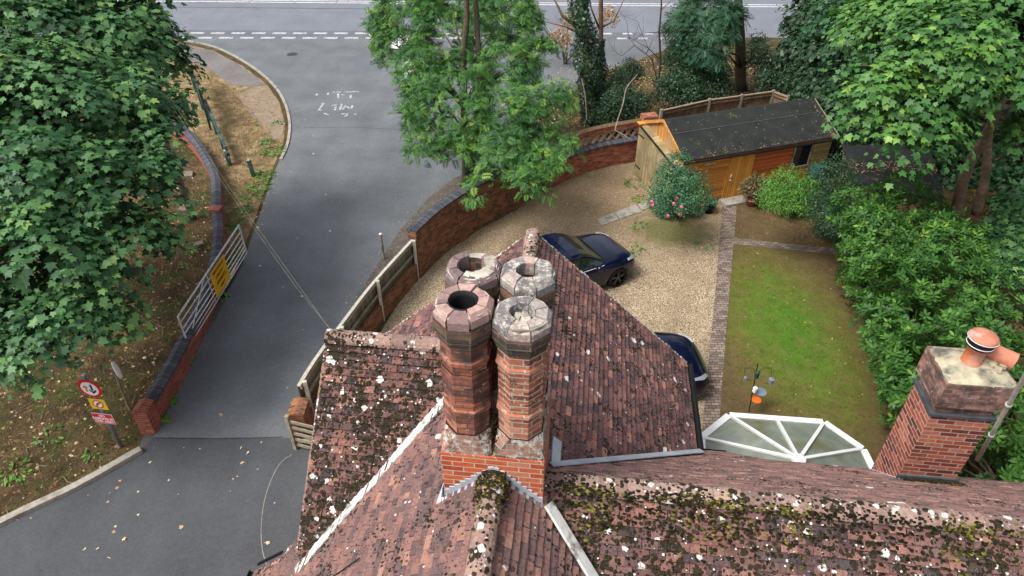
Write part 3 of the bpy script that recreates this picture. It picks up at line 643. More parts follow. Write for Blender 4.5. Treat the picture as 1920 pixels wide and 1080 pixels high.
def slope(name, O, A, D, poly, mat, tw=.165, g=.1, curl=1.0, parent=None, dens=1.0):
    """plain tiles laid on the plane O + s*A + d*D (D runs up the slope); poly in (s,d), counter-clockwise"""
    O, A, D = Vector(O), Vector(A).normalized(), Vector(D).normalized(); N = A.cross(D)
    if N.z < 0: N = -N
    P = lambda s, d, h=0: O+A*s+D*d+N*h
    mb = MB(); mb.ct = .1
    mb.face([P(s, d, -.06) for s, d in poly]); base = [P(s, d, -.005) for s, d in poly]; low = [P(s, d, -.10) for s, d in poly]
    mb.face(base); n = len(poly)
    for i in range(n): mb.face([low[i], low[(i+1) % n], base[(i+1) % n], base[i]])
    s0, s1 = min(p[0] for p in poly), max(p[0] for p in poly); d0, d1 = min(p[1] for p in poly), max(p[1] for p in poly)
    rows = int((d1-d0)/g)+1; cols = int((s1-s0)/tw)+2
    for r in range(rows):
        sag = .004*math.sin(r*.7)
        for c in range(cols):
            a = s0+(c-(r % 2)*.5)*tw+random.uniform(-.004, .004); d = d0+r*g+random.uniform(-.005, .005)
            q = clip([(a+.002, d), (a+tw-.002, d), (a+tw-.002, d+g*1.05), (a+.002, d+g*1.05)], poly)
            if len(q) < 3: continue
            mb.ct = min(1, max(0, random.gauss(.5, .26)))
            hb = .026+random.uniform(0, .008)*curl; ht = .003+sag; tl = random.uniform(-.002, .002)
            top = [P(s, dd, hb+(ht-hb)*min(1, max(0, (dd-d)/(g*1.05)))+tl*(s-a)/tw) for s, dd in q]
            mb.face(top); bot = [P(s, dd, -.004) for s, dd in q]; m = len(q); mb.ct = 0  # edge faces in darkest tint: painted course shadow, plus dirt in the laps
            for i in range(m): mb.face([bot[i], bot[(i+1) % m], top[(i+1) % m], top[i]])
    return mb.build(name, mat, parent or house), P
def ridge_run(name, a, b, r=.13, parent=None, mat='ridge', seg=.30):
    a, b = Vector(a), Vector(b); L_ = (b-a).length; d = (b-a)/L_; n = max(1, round(L_/seg)); side = d.cross(Vector((0, 0, 1))).normalized(); up = side.cross(d)
    mb = MB()
    for i in range(n):
        mb.ct = random.random(); p0 = a+d*(L_*i/n+.006); p1 = a+d*(L_*(i+1)/n-.004); rr = r*random.uniform(.97, 1.03); dz = random.uniform(-.006, .006)
        ang = [math.pi*(k/8) for k in range(9)]
        o0 = [p0+side*math.cos(t)*rr*1.0+up*(math.sin(t)*rr*.85-.045+dz) for t in ang]; o1 = [p1+side*math.cos(t)*rr+up*(math.sin(t)*rr*.85-.045+dz) for t in ang]
        for k in range(8): mb.face([o0[k], o0[k+1], o1[k+1], o1[k]])
        mb.face(o0); mb.face(o1[::-1])
        mb.ct = .9
        j = p1+d*.004; o2 = [j+side*math.cos(t)*rr*.97+up*(math.sin(t)*rr*.82-.045) for t in ang]; o3 = [x+d*.01 for x in o2]
        for k in range(8): mb.face([o2[k], o2[k+1], o3[k+1], o3[k]])
    o = mb.build(name, M[mat], parent or house); return o
def moss(name, P, n, srange, dfun, size, parent, tshift=0):
    """little cushions of moss sitting on the tiles"""
    pos, nr, fw, sz, ti = [], [], [], [], []
    mb = MB()
    for _ in range(n):
        s = random.uniform(*srange); d = dfun(); c = P(s, d, .012); N = (P(s, d, 1)-P(s, d, 0)).normalized(); r = size*random.uniform(.4, 1.4)
        a = N.orthogonal().normalized(); b = N.cross(a); m = 7; mb.ct = min(1, max(0, random.random()*.75+tshift))
        ring = [c+(a*math.cos(2*math.pi*j/m)+b*math.sin(2*math.pi*j/m))*r*random.uniform(.7, 1.2) for j in range(m)]
        mid = [c+(p-c)*.6+N*r*.42*random.uniform(.7, 1.2) for p in ring]; top = c+N*r*.6
        mb.idx(ring+mid+[top], [(j, (j+1) % m, m+(j+1) % m, m+j) for j in range(m)]+[(m+j, m+(j+1) % m, 2*m) for j in range(m)])
    o = mb.build(name, M['mossy'], parent, loc=(0, 0, 0)); o['kind'] = 'stuff'; return o

tC = .9163; zR = 6.9
# A: left wing, slope facing the camera
TA = .883; zA = 6.95; vA = 5.99+(zA-6.47)/TA; lA = math.hypot(1, TA)
dirA = (0, 1, TA); vAe = 4.42; zAe = 6.47+TA*(vAe-5.99); dA = (vA-vAe)*lA
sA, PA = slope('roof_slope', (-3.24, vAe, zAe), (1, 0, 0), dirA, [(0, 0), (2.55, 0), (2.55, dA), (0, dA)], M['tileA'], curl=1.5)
sA['label'] = 'mossy tile slope with large white lichen spots, left wing'
moss('moss_cushions', PA, 420, (.0, 1.7), lambda: random.uniform(.05, dA-.15), .018, sA)
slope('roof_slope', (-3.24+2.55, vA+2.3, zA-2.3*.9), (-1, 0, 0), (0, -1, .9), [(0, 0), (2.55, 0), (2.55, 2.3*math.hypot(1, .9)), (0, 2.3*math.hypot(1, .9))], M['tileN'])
ridge_run('ridge_tiles', (-3.27, vA, zA), (-1.45, vA, zA), .125)
# C: rear range, gable to the yard
cr = math.hypot(1, tC); lC = 2.86*cr
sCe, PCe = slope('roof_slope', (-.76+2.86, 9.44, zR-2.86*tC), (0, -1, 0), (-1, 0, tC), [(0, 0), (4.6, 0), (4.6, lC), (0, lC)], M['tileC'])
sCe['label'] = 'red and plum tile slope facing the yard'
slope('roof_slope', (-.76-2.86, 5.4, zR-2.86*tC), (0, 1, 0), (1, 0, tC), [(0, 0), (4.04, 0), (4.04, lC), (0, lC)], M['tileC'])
ridge_run('ridge_tiles', (-.76, 9.47, zR), (-.76, 5.6, zR), .12)
# B: front range
uB, zB, tB = -.69, 7.3, .91; lB = 3.36*math.hypot(1, tB)
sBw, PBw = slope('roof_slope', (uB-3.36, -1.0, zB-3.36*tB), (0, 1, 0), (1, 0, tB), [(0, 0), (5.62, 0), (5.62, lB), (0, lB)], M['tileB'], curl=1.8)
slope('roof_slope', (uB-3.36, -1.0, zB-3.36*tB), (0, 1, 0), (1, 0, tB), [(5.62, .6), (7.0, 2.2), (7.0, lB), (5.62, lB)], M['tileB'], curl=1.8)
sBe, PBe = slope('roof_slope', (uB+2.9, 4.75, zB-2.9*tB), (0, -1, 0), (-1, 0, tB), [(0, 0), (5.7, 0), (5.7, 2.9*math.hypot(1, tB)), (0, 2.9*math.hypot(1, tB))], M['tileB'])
ridge_run('ridge_tiles', (uB, 4.32, zB), (uB+.02, -1.0, zB), .125)
# D: right range
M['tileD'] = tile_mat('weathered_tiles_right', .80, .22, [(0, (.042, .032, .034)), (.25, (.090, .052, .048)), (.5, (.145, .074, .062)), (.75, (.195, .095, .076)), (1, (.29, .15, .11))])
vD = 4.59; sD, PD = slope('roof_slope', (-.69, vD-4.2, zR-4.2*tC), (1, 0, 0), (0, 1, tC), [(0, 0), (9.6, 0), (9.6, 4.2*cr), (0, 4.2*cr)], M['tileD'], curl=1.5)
sD['label'] = 'mossy tile slope with dark moss below its ridge, right wing'
LD = 4.2*cr
moss('moss_cushions', PD, 750, (.7, 6.5), lambda: LD-.12-abs(random.gauss(0, .35)) if random.random() < .6 else LD-random.uniform(.1, 2.2), .02, sD)
VN = 7.22; TN = (6.9-4.38)/(VN-vD); lN = (VN-vD)*math.hypot(1, TN)
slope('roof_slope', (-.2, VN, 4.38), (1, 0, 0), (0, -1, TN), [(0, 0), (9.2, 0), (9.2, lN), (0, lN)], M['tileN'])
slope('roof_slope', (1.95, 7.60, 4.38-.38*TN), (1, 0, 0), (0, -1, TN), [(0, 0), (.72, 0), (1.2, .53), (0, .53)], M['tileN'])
rD = ridge_run('ridge_tiles', (-.2, vD, zR), (9.0, vD, zR), .125)
mm = MB()
for cx, w, n_, ts in ((.05, .16, 70, .0), (.33, .16, 150, .3), (1.65, .28, 300, .22), (2.35, .14, 110, .3), (4.1, .13, 130, .32), (4.75, .15, 70, .25), (1.0, .5, 200, -.3), (3.3, .6, 200, -.3), (2.0, 1.4, 260, -.3)):
    for _ in range(n_):
        u = random.gauss(cx, w); t = random.gauss(math.pi*.93, .5) 
        if u < -.15: continue
        c = Vector((u, vD-math.sin(t-math.pi/2)*.125, zR-.045+abs(math.cos(t-math.pi/2))*.108)); r = random.uniform(.010, .03); mm.ct = min(1, max(0, random.gauss(.42+ts, .22)))
        if t > math.pi*.95:
            dd = (t-math.pi*.95)*.5; c = Vector((u, vD-.12-dd*.7, zR-.09-dd*.66+.03))
        m = 6; ring = [c+Vector((math.cos(2*math.pi*j/m), math.sin(2*math.pi*j/m)*.8, -.35*abs(math.sin(2*math.pi*j/m))))*r for j in range(m)]
        mm.idx(ring+[c+Vector((0, -.3*r, .75*r))], [(j, (j+1) % m, m) for j in range(m)])
o = mm.build('moss_cushions', M['mossy'], rD, loc=(0, 0, 0)); o['kind'] = 'stuff'; o['label'] = 'yellow-green and dark moss along the ridge'
mm = MB()
for _ in range(380):
    s_ = random.choice((-1, 1)); v = 4.28-abs(random.gauss(0, .20)); t = random.gauss(math.pi/2, .75); du = math.cos(t)*.15
    c = Vector((uB+du*1.1, v, zB-.045+max(0, math.sin(t))*.11-(.03 if abs(du) > .11 else 0))); r = random.uniform(.007, .020); mm.ct = min(1, max(0, random.gauss(.42, .27)))
    ring = [c+Vector((math.cos(2*math.pi*j/6), math.sin(2*math.pi*j/6), 0))*r for j in range(6)]; mm.idx(ring+[c+Vector((0, 0, .6*r))], [(j, (j+1) % 6, 6) for j in range(6)])
o = mm.build('moss_cushions', M['mossy'], house); o['kind'] = 'stuff'; o['label'] = 'moss heaped where the front ridge meets the chimney'
# verges, valleys, flashings
def strip(name, pts, w, mat, side, up, th=.012, parent=None):
    mb = MB(); side = Vector(side); up = Vector(up).normalized(); P_ = [Vector(p) for p in pts]
    for i in range(len(P_)-1):
        a, b = P_[i]+up*.012, P_[i+1]+up*.012; vs = [a, b, b+side*w, a+side*w]; mb.idx([v for v in vs]+[v+up*th for v in vs], [(0, 3, 2, 1), (4, 5, 6, 7), (0, 1, 5, 4), (1, 2, 6, 5), (2, 3, 7, 6), (3, 0, 4, 7)])
    return mb.build(name, mat, parent or house)
nB = Vector((-tB, 0, 1)).normalized(); nBe = Vector((tB, 0, 1)).normalized(); upB = Vector((1, 0, tB)).normalized()
a = Vector((-1.57, 6.03, 6.50)); b = Vector((-3.24, 4.33, 4.98)); dv = (b-a).normalized(); sd_ = nB.cross(dv)*-1
if sd_.x < 0: sd_ = -sd_
pts = [a.lerp(b, t/14)+Vector((random.uniform(-.01, .01), random.uniform(-.01, .01), 0)) for t in range(15)]
strip('valley_mortar', pts, .18, M['valley'], sd_, nB, .02)
a = Vector((-.16, 4.36, 6.80)); b = Vector((.85, 3.38, 5.90)); dv = (b-a).normalized(); sd_ = nBe.cross(dv)
if sd_.x > 0: sd_ = -sd_
strip('valley_mortar', [a+Vector((.05, 0, .02)), a.lerp(b, .5)+Vector((.05, 0, .02)), b+Vector((.05, 0, .02))], .14, M['valley'], sd_, nBe, .03)
nN = Vector((0, TN, 1)).normalized()
a = Vector((-.17, 5.22, 6.36)); b = Vector((2.12, 7.28, 4.42)); strip('valley_lead', [a, b], .18, M['lead'], Vector((.35, -.85, .62)).normalized(), nN, .012)
strip('chimney_soaker', [(-.16, 5.15, 6.37), (-.16, 5.62, 6.37)], .14, M['lead'], Vector((1, 0, -tC)).normalized(), (tC, 0, 1), .02)
# white pointed verge of the rear gable and its bargeboards
mb = MB()
for i in range(46):
    for sgn in (1, -1):
        k = (i+.3)/46*2.86; c = Vector((-.76+sgn*k, 9.44, zR-tC*k+.012)); mb.box(c+Vector((random.uniform(-.01, .01), random.uniform(-.012, .012), random.uniform(-.004, .008))), (.062*random.uniform(.5, 1.1), .04*random.uniform(.6, 1.2), .028*random.uniform(.5, 1.2)), Matrix.Rotation(sgn*math.atan(tC)+random.uniform(-.2, .2), 3, 'Y'))
for sgn in (1, -1): mb.beam((-.76, 9.452, zR-.008), (-.76+sgn*2.86, 9.452, zR-.008-2.86*tC), .03, .025)
mb.build('verge_mortar', M['mortar'], house)
mb = MB()
for sgn in (1, -1): mb.beam((-.76, 9.47, zR-.12), (-.76+sgn*2.9, 9.47, zR-.12-2.9*tC), .03, .16)
mb.build('bargeboard', M['black'], house)
mb = MB()
for i in range(60):
    mb.beam(PA(-.012+random.uniform(-.006, .004), i/60*dA, -.012), PA(-.012, (i+1.1)/60*dA, -.012), .03, .03)
mb.build('verge_mortar', M['ridge'], house)
# gutters
def gutter(a, b, parent=house):
    mb = MB(); a, b = Vector(a), Vector(b); d = (b-a).normalized(); s_ = d.cross(Vector((0, 0, 1)))
    pr = [(math.cos(t)*.055, math.sin(t)*.055) for t in [math.pi+math.pi*k/8 for k in range(9)]]; pr2 = [(x*.88, z*.88) for x, z in pr]
    for q0, q1 in ((pr, None), (pr2, None)):
        for k in range(8): mb.face([a+s_*q0[k][0]+Vector((0, 0, q0[k][1])), b+s_*q0[k][0]+Vector((0, 0, q0[k][1])), b+s_*q0[k+1][0]+Vector((0, 0, q0[k+1][1])), a+s_*q0[k+1][0]+Vector((0, 0, q0[k+1][1]))])
    for e in (0, 8): mb.beam(a+s_*pr[e][0]*.94, b+s_*pr[e][0]*.94, .008, .008)
    return mb.build('gutter', M['black'], parent)
gutter((2.17, 9.44, 4.28), (2.17, 7.45, 4.28)); gutter((uB-3.42, -1, 4.24), (uB-3.42, 4.62, 4.24)); gutter((-3.62-.08, 6.9, 4.28), (-3.62-.08, 9.44, 4.28)); gutter((2.1, 7.64, 3.98), (2.67, 7.64, 3.98)); gutter((2.9, 7.22, 4.26), (9, 7.22, 4.26))
strip('gutter_end', [(-3.62, 4.66, 4.66), (-4.05, 4.66, 4.28)], .03, M['black'], (0, 1, 0), (0, 0, 1), .04)
# walls below the roofs
mb = MB()
def wbox(u0, u1, v0, v1, z1):
    for a, b in (((u0, v0), (u1, v0)), ((u1, v0), (u1, v1)), ((u1, v1), (u0, v1)), ((u0, v1), (u0, v0))):
        l = math.hypot(b[0]-a[0], b[1]-a[1]); mb.face([(*a, 0), (*b, 0), (*b, z1), (*a, z1)], [(0, 0), (l, 0), (l, z1), (0, z1)])
wbox(-3.35, 1.85, -1, 9.3, 4.3); wbox(-3.08, -.8, 4.6, 8.4, 5.1); wbox(-.5, 9.0, 1.0, 7.2, 4.2)
mb.face([(-3.3, 9.3, 4.3), (-.76, 9.3, 6.75), (1.8, 9.3, 4.3)][::-1], [(0, 4.3), (2.6, 6.7), (5.2, 4.3)])
mb.face([(-3.08, 4.6, 5.0), (-3.08, vA, zA-.15), (-3.08, 8.4, 5.0)], [(0, 5), (2, 6.8), (3.8, 5)])
mb.build('brick_walls', M['brick_base'], house)

# ---- the clustered chimney
def octa(c, r, z, rot=math.pi/8): return [Vector((c[0]+r/math.cos(math.pi/8)*math.cos(rot+k*math.pi/4), c[1]+r/math.cos(math.pi/8)*math.sin(rot+k*math.pi/4), z)) for k in range(8)]
def octring(mb, c, r0, z0, r1, z1, u0=0):
    a, b = octa(c, r0, z0), octa(c, r1, z1); s = 2*r0*math.tan(math.pi/8)
    for k in range(8):
        j = (k+1) % 8; mb.face([a[k], a[j], b[j], b[k]], [(u0+k*s, z0), (u0+(k+1)*s, z0), (u0+(k+1)*s, z1+(abs(r1-r0))), (u0+k*s, z1+abs(r1-r0))])
def sqring(mb, u0, u1, v0, v1, z0, z1):
    P_ = [(u0, v0), (u1, v0), (u1, v1), (u0, v1)]; acc = 0
    for k in range(4):
        a, b = P_[k], P_[(k+1) % 4]; l = math.hypot(b[0]-a[0], b[1]-a[1]); mb.face([(*a, z0), (*b, z0), (*b, z1), (*a, z1)], [(acc, z0), (acc+l, z0), (acc+l, z1), (acc, z1)]); acc += l
    mb.face([(*p, z1) for p in P_])
cu0, cu1, cv0, cv1, cz = -1.225, -.185, 4.30, 5.36, 7.54
mb = MB(); sqring(mb, cu0, cu1, cv0, cv1, 5.6, cz)
stack = mb.build('chimney_stack', M['brick_base'], house); stack['label'] = 'square orange brick base carrying four octagonal chimney shafts'
cmu, cmv = (cu0+cu1)/2, (cv0+cv1)/2
flues = [(-1, -1), (1, -1), (-1, 1), (1, 1)]
for sx_, sy_ in flues:
    c = (cmu+sx_*.26, cmv+sy_*.265); left, front = sx_ < 0, sy_ < 0
    rs = .215 if left else .212; mb = MB()
    # splayed foot from square to octagon
    h0, h1 = cz-.03, cz+.25; o1 = octa(c, rs+.012, h1); o0 = octa(c, .258, h0); q = .258
    sq = []
    for p in o0:
        dx, dy = p.x-c[0], p.y-c[1]; m_ = max(abs(dx), abs(dy)); sq.append(Vector((c[0]+math.copysign(q, dx) if abs(dx) > .06 else p.x, c[1]+math.copysign(q, dy) if abs(dy) > .06 else p.y, h0)))
    mb.cm = 1
    for k in range(8):
        j = (k+1) % 8; mb.face([sq[k], sq[j], o1[j], o1[k]])
    mb.cm = 0
    top = 8.86 if front else 8.84
    zs = [h1, h1+.17, h1+.17, h1+.21, h1+.21]
    hb0 = 8.07
    octring(mb, c, rs, h1, rs, hb0); octring(mb, c, rs, hb0, rs+.018, hb0+.01); octring(mb, c, rs+.018, hb0+.01, rs+.018, hb0+.05); octring(mb, c, rs+.018, hb0+.05, rs, hb0+.07)
    zc = hb0+.07; zt = 8.70 if left else 8.67; z = zc; i = 0
    while z < zt-.001:
        z2 = min(z+.075, zt); jog = rs+(random.uniform(-.004, .004) if not left else random.uniform(-.010, .010)); octring(mb, c, jog, z, jog, z2, u0=(i % 2)*.1); octring(mb, c, jog, z2, rs, z2+.0002); z = z2; i += 1
    octring(mb, c, rs, zt, rs+.018, zt+.008); octring(mb, c, rs+.018, zt+.008, rs+.018, zt+.045); octring(mb, c, rs+.018, zt+.045, rs, zt+.06)
    zk = 8.92 if left else 8.88
    octring(mb, c, rs, zt+.06, rs, zk+.01)
    sh = mb.build('chimney_shaft', [M['brick_shaftL'] if left else M['brick_shaftR'], M['broach']], stack, loc=(0, 0, 0))
    # corbelled head + ring of wedge blocks
    mb = MB(); mb.cm = 1; zt2 = {(-1, -1): 9.31, (1, -1): 9.23, (-1, 1): 9.31, (1, 1): 9.30}[(sx_, sy_)]
    zz = zk; rr = rs+.012; steps = 3
    hs = [.05, .05, (zt2-.13-zk-.10)/2, (zt2-.13-zk-.10)/2]
    for i in range(4):
        hh = hs[i]; r2 = rs+(.256-rs)*min(1, (i+1)/3); octring(mb, c, rr, zz, r2, zz+.006); octring(mb, c, r2, zz+.006, r2, zz+hh, u0=i*.1); rr = r2; zz += hh
    mb.cm = 0; ri = .138 if (left and front) else (.142 if left else .118); ro = .262
    for k in range(8):
        if left and not front and k in (1,): continue
        mb.ct = random.random() if left and front else random.random()**1.6
        hj = random.uniform(-.012, .008); a0 = math.pi/8+k*math.pi/4+random.uniform(.02, .07); a1 = math.pi/8+(k+1)*math.pi/4-random.uniform(.02, .06)
        if not left: a0 -= .02; a1 += .02
        def pt(r, a, z): return Vector((c[0]+r*math.cos(a), c[1]+r*math.sin(a), z))
        roc = ro*1.045+random.uniform(-.008, .004)
        A0, A1 = a0, a1; am = (a0+a1)/2
        tz = zt2+hj; ri_ = ri+random.uniform(-.006, .010); ring0 = [pt(ri_, A0, tz-.006), pt(ri_*.99, am, tz-.006), pt(ri_, A1, tz-.006)]; jz = random.uniform(-.010, .006); rt = [pt(roc*random.uniform(.80, .87), A1, tz+jz), pt(roc*random.uniform(.80, .87), A0, tz)]
        rb = [pt(roc, A1, tz-.055), pt(roc, A0, tz-.055)]; rl = [pt(roc, A1, tz-.14), pt(roc, A0, tz-.14)]; il = [pt(ri, A0, tz-.14), pt(ri*.99, am, tz-.14), pt(ri, A1, tz-.14)]
        mb.face([ring0[0], rt[1], rt[0], ring0[2], ring0[1]]); mb.face([rt[1], rb[1], rb[0], rt[0]]); mb.face([rb[1], rl[1], rl[0], rb[0]])
        mb.face([ring0[0], ring0[1], il[1], il[0]]); mb.face([ring0[1], ring0[2], il[2], il[1]])
        mb.face([ring0[0], il[0], rl[1], rb[1], rt[1]]); mb.face([ring0[2], rt[0], rb[0], rl[0], il[2]])
    mb.cm = 2; n = 16                     # mortar core with the bore
    zc2 = zt2-.022
    a = [Vector((c[0]+.245*math.cos(2*math.pi*k/n), c[1]+.245*math.sin(2*math.pi*k/n), zc2+random.uniform(-.02, .008))) for k in range(n)]
    b = [Vector((c[0]+(ri+.012)*math.cos(2*math.pi*k/n), c[1]+(ri+.012)*math.sin(2*math.pi*k/n), zc2+random.uniform(-.01, .01))) for k in range(n)]
    d = [p+Vector((0, 0, -.55)) for p in b]; lowo = [p+Vector((0, 0, -.12)) for p in a]
    for k in range(n):
        j = (k+1) % n; mb.cm = 2; mb.face([a[k], a[j], b[j], b[k]]); mb.face([lowo[k], lowo[j], a[j], a[k]]); mb.cm = 3 if (left and front) else 1; mb.face([b[k], b[j], d[j], d[k]])
    mb.cm = 3; mb.face(d)
    if left and not front:                # thick mortar flange on the right half
        mb.cm = 2
        for k in range(9):
            t0 = -1.9+k*.3; t1 = t0+.3; zz0 = zt2+.012+random.uniform(-.008, .012)
            q0 = [Vector((c[0]+r_*math.cos(t), c[1]+r_*math.sin(t), zz0+dz)) for t, r_, dz in ((t0, .13, 0), (t0, .23, -.02), (t1, .23, -.02), (t1, .13, 0))]; mb.idx(q0+[p-Vector((0, 0, .08)) for p in q0], [(0, 1, 2, 3), (1, 0, 4, 5), (3, 2, 6, 7), (0, 3, 7, 4), (1, 5, 6, 2)])
    capm = M['cap_pink'] if left else M['cap_grey']
    cp = mb.build('chimney_cap', [capm, M['brick_corbel'], M['mortar'], M['black_clay']], stack, loc=(0, 0, 0))
    if left and front:
        mb = MB(); mb.lathe((c[0], c[1], zt2-.45), [(.138, 0), (.138, .44), (.128, .445), (.122, .38), (.122, 0)], 24, cap=False); mb.build('flue_liner', M['black_clay'], stack, loc=(0, 0, 0), smooth=True)
    if not left and front:               # rubble caught in the mouth of the flue
        mb = MB()
        for _ in range(5): mb.box((c[0]+random.uniform(-.06, .05), c[1]+random.uniform(-.05, .05), zt2-.09), (.07, .05, .05), Matrix.Rotation(random.random()*3, 3, 'Z') @ Matrix.Rotation(.4, 3, 'X'))
        mb.build('mortar_rubble', M['mortar'], stack, loc=(0, 0, 0))
# lead flashings round the base: stepped front apron, side soakers
mb = MB()
for sgn, ue in ((-1, cu0), (1, cu1)):
    n = 9
    for i in range(n):
        ua = uB+(ue-uB)*i/n; ub = uB+(ue-uB)*(i+1)/n; za = zB-tB*abs(ua-uB)+.02; zb = zB-tB*abs(ub-uB)+.02
        step = zb+.12+random.uniform(-.008, .008)
        q = [(ua, cv0-.012, za-.05), (ub, cv0-.012, zb-.05), (ub, cv0-.012, step), (ua, cv0-.012, step+.01)]
        mb.idx(q+[(x, cv0+.004, z) for x, y, z in q], [(0, 1, 2, 3), (4, 7, 6, 5), (0, 4, 5, 1), (1, 5, 6, 2), (2, 6, 7, 3), (3, 7, 4, 0)])
        q = [Vector((ua, cv0-.005, za-.01)), Vector((ub, cv0-.005, zb-.01)), Vector((ub, cv0-.055, zb-.01)), Vector((ua, cv0-.055, za-.01))]
        mb.idx(q+[p+Vector((0, 0, .014)) for p in q], [(0, 3, 2, 1), (4, 5, 6, 7), (0, 1, 5, 4), (2, 3, 7, 6)])
mb.build('stepped_lead_flashing', M['lead'], stack, loc=(0, 0, 0))
mb = MB(); z_ = zB-tB*(uB-cu0)
mb.face([(cu0-.012, cv0-.03, z_-.05), (cu0-.012, cv0+.3, z_-.02), (cu0-.012, cv0+.3, z_+.10), (cu0-.012, cv0-.03, z_+.18)])
q = [(cu0+.0, cv0-.07, z_+.022), (cu0-.085, cv0-.07, z_+.022-.085*tB), (cu0-.02, cv0+.45, z_+.022-.02*tB), (cu0, cv0+.45, z_+.022)]
mb.idx(q+[(x, y, z+.012) for x, y, z in q], [(0, 1, 2, 3), (4, 7, 6, 5), (0, 4, 5, 1), (1, 5, 6, 2)])
mb.build('side_lead_flashing', M['lead'], stack, loc=(0, 0, 0))
# moss in the crevice between the two front shafts
mb = MB()
for _ in range(90):
    z = random.uniform(cz-.12, cz+.45); c = Vector((cmu+random.gauss(0, .05+.05*(z < cz+.12)), cv0+.03+max(0, z-cz)*.45+random.uniform(-.01, .03), z)); r = random.uniform(.008, .022); mb.ct = random.uniform(0, .7)
    mb.idx([c+Vector((math.cos(k*math.pi/3)*r, -.3*r, math.sin(k*math.pi/3)*r)) for k in range(6)]+[c+Vector((0, -r, 0))], [(k, (k+1) % 6, 6) for k in range(6)])
o = mb.build('crevice_moss', M['mossy'], stack, loc=(0, 0, 0)); o['kind'] = 'stuff'

# ---- right-hand chimney
ku0, ku1, kv0, kv1 = 4.70, 5.45, 6.62, 7.22
mb = MB(); sqring(mb, ku0, ku1, kv0, kv1, 4.0, 6.33)
st2 = mb.build('chimney_stack', M['brick_stack'], house); st2['label'] = 'slim red brick stack with cement top and two clay pots'
mb = MB(); sqring(mb, ku0+.025, ku1-.025, kv0+.025, kv1-.025, 6.33, 6.47); sqring(mb, ku0-.05, ku1+.05, kv0-.05, kv1+.05, 6.50, 6.92); mb.build('stack_head', M['brick_stack_top'], st2, loc=(0, 0, 0))
mb = MB(); sqring(mb, ku0-.03, ku1+.03, kv0-.03, kv1+.03, 6.30, 6.345); mb.build('lead_tray', M['lead_dark'], st2, loc=(0, 0, 0))
mb = MB()
x0, x1, y0, y1 = ku0-.052, ku1+.052, kv0-.052, kv1+.052
N_ = 10; V_ = []
for i in range(N_+1):
    for j in range(N_+1):
        fx, fy = i/N_, j/N_; e = min(fx, 1-fx, fy, 1-fy)*2; V_.append((x0+(x1-x0)*fx, y0+(y1-y0)*fy, 6.915+.09*min(1, e*1.6)+random.uniform(-.004, .004)))
mb.idx(V_, [(i*(N_+1)+j, (i+1)*(N_+1)+j, (i+1)*(N_+1)+j+1, i*(N_+1)+j+1) for i in range(N_) for j in range(N_)]); mb.build('cement_flaunching', M['flaunch'], st2, loc=(0, 0, 0), smooth=True)
pc = (5.03, 6.93, 6.99); mb = MB(); mb.lathe(pc, [(.135, -.02), (.115, .02), (.11, .24), (.13, .25), (.13, .28), (.10, .28), (.095, .05)], 24, cap=False)
pot = mb.build('chimney_pot', M['terracotta'], st2, loc=(0, 0, 0), smooth=True); pot['label'] = 'upright clay pot with vented dome cap'
mb = MB(); mb.lathe((pc[0], pc[1], pc[2]+.27), [(.135, 0), (.155, .02), (.155, .05), (.15, .10), (.165, .12), (.165, .135)], 28); mb.build('cowl_vent', M['plastic'], st2, loc=(0, 0, 0), smooth=True)
mb = MB(); mb.lathe((pc[0], pc[1], pc[2]+.405), [(.172, 0), (.172, .012), (.15, .045), (.09, .07), (.02, .078)], 28); mb.build('dome_cap', M['terra_pale'], st2, loc=(0, 0, 0), smooth=True)
mb = MB(); mb.lathe((pc[0], pc[1], pc[2]+.40), [(.176, 0), (.176, .008), (.170, .008)], 28, cap=False); mb.lathe((pc[0], pc[1], pc[2]+.315), [(.160, 0), (.160, .008), (.152, .008)], 28, cap=False); mb.build('cowl_rim', M['white'], st2, loc=(0, 0, 0))
hb = Vector((5.31, 7.02, 7.10)); hd = Vector((.62, -.35, -.10)).normalized()
mb = MB(); mb.tube([hb-hd*.10, hb+hd*.05, hb+hd*.22, hb+hd*.23], [.105, .11, .115, .125], 22); mb.build('hood_pot', M['terra_pale'], st2, loc=(0, 0, 0), smooth=True)['label'] = 'squat half-round clay hood lying across the second flue'
mb = MB()
for _ in range(24): mb.box((5.33+random.gauss(0, .08), 7.0+random.gauss(0, .09), 6.98+random.random()*.05), (.08, .07, .05), Matrix.Rotation(random.random()*3, 3, 'Z'))
mb.build('rubble_mortar', M['flaunch'], st2, loc=(0, 0, 0))
zf = 4.38+(VN-kv0)*TN
mb = MB(); mb.beam((ku0-.03, kv0-.03, zf+.09), (ku1+.03, kv0-.03, zf+.09), .03, .13); mb.build('apron_flashing', M['lead_dark'], st2, loc=(0, 0, 0))
mb = MB(); zb_ = 4.38+(VN-kv1)*TN
for i in range(8):
    a, b = kv0-.06+(kv1-kv0+.06)*i/8, kv0-.06+(kv1-kv0+.06)*(i+1)/8; za, zz = 4.38+(VN-a)*TN, 4.38+(VN-b)*TN
    mb.face([(ku0-.008, a, za-.02), (ku0-.008, b, zz-.02), (ku0-.008, b, zz+.05), (ku0-.008, a, zz+.14)]); mb.face([(ku0, a, za+.03), (ku0-.10, a, za+.03), (ku0-.10, b, zz+.03), (ku0, b, zz+.03)])
mb.build('side_flashing', M['lead'], st2, loc=(0, 0, 0))
mb = MB()
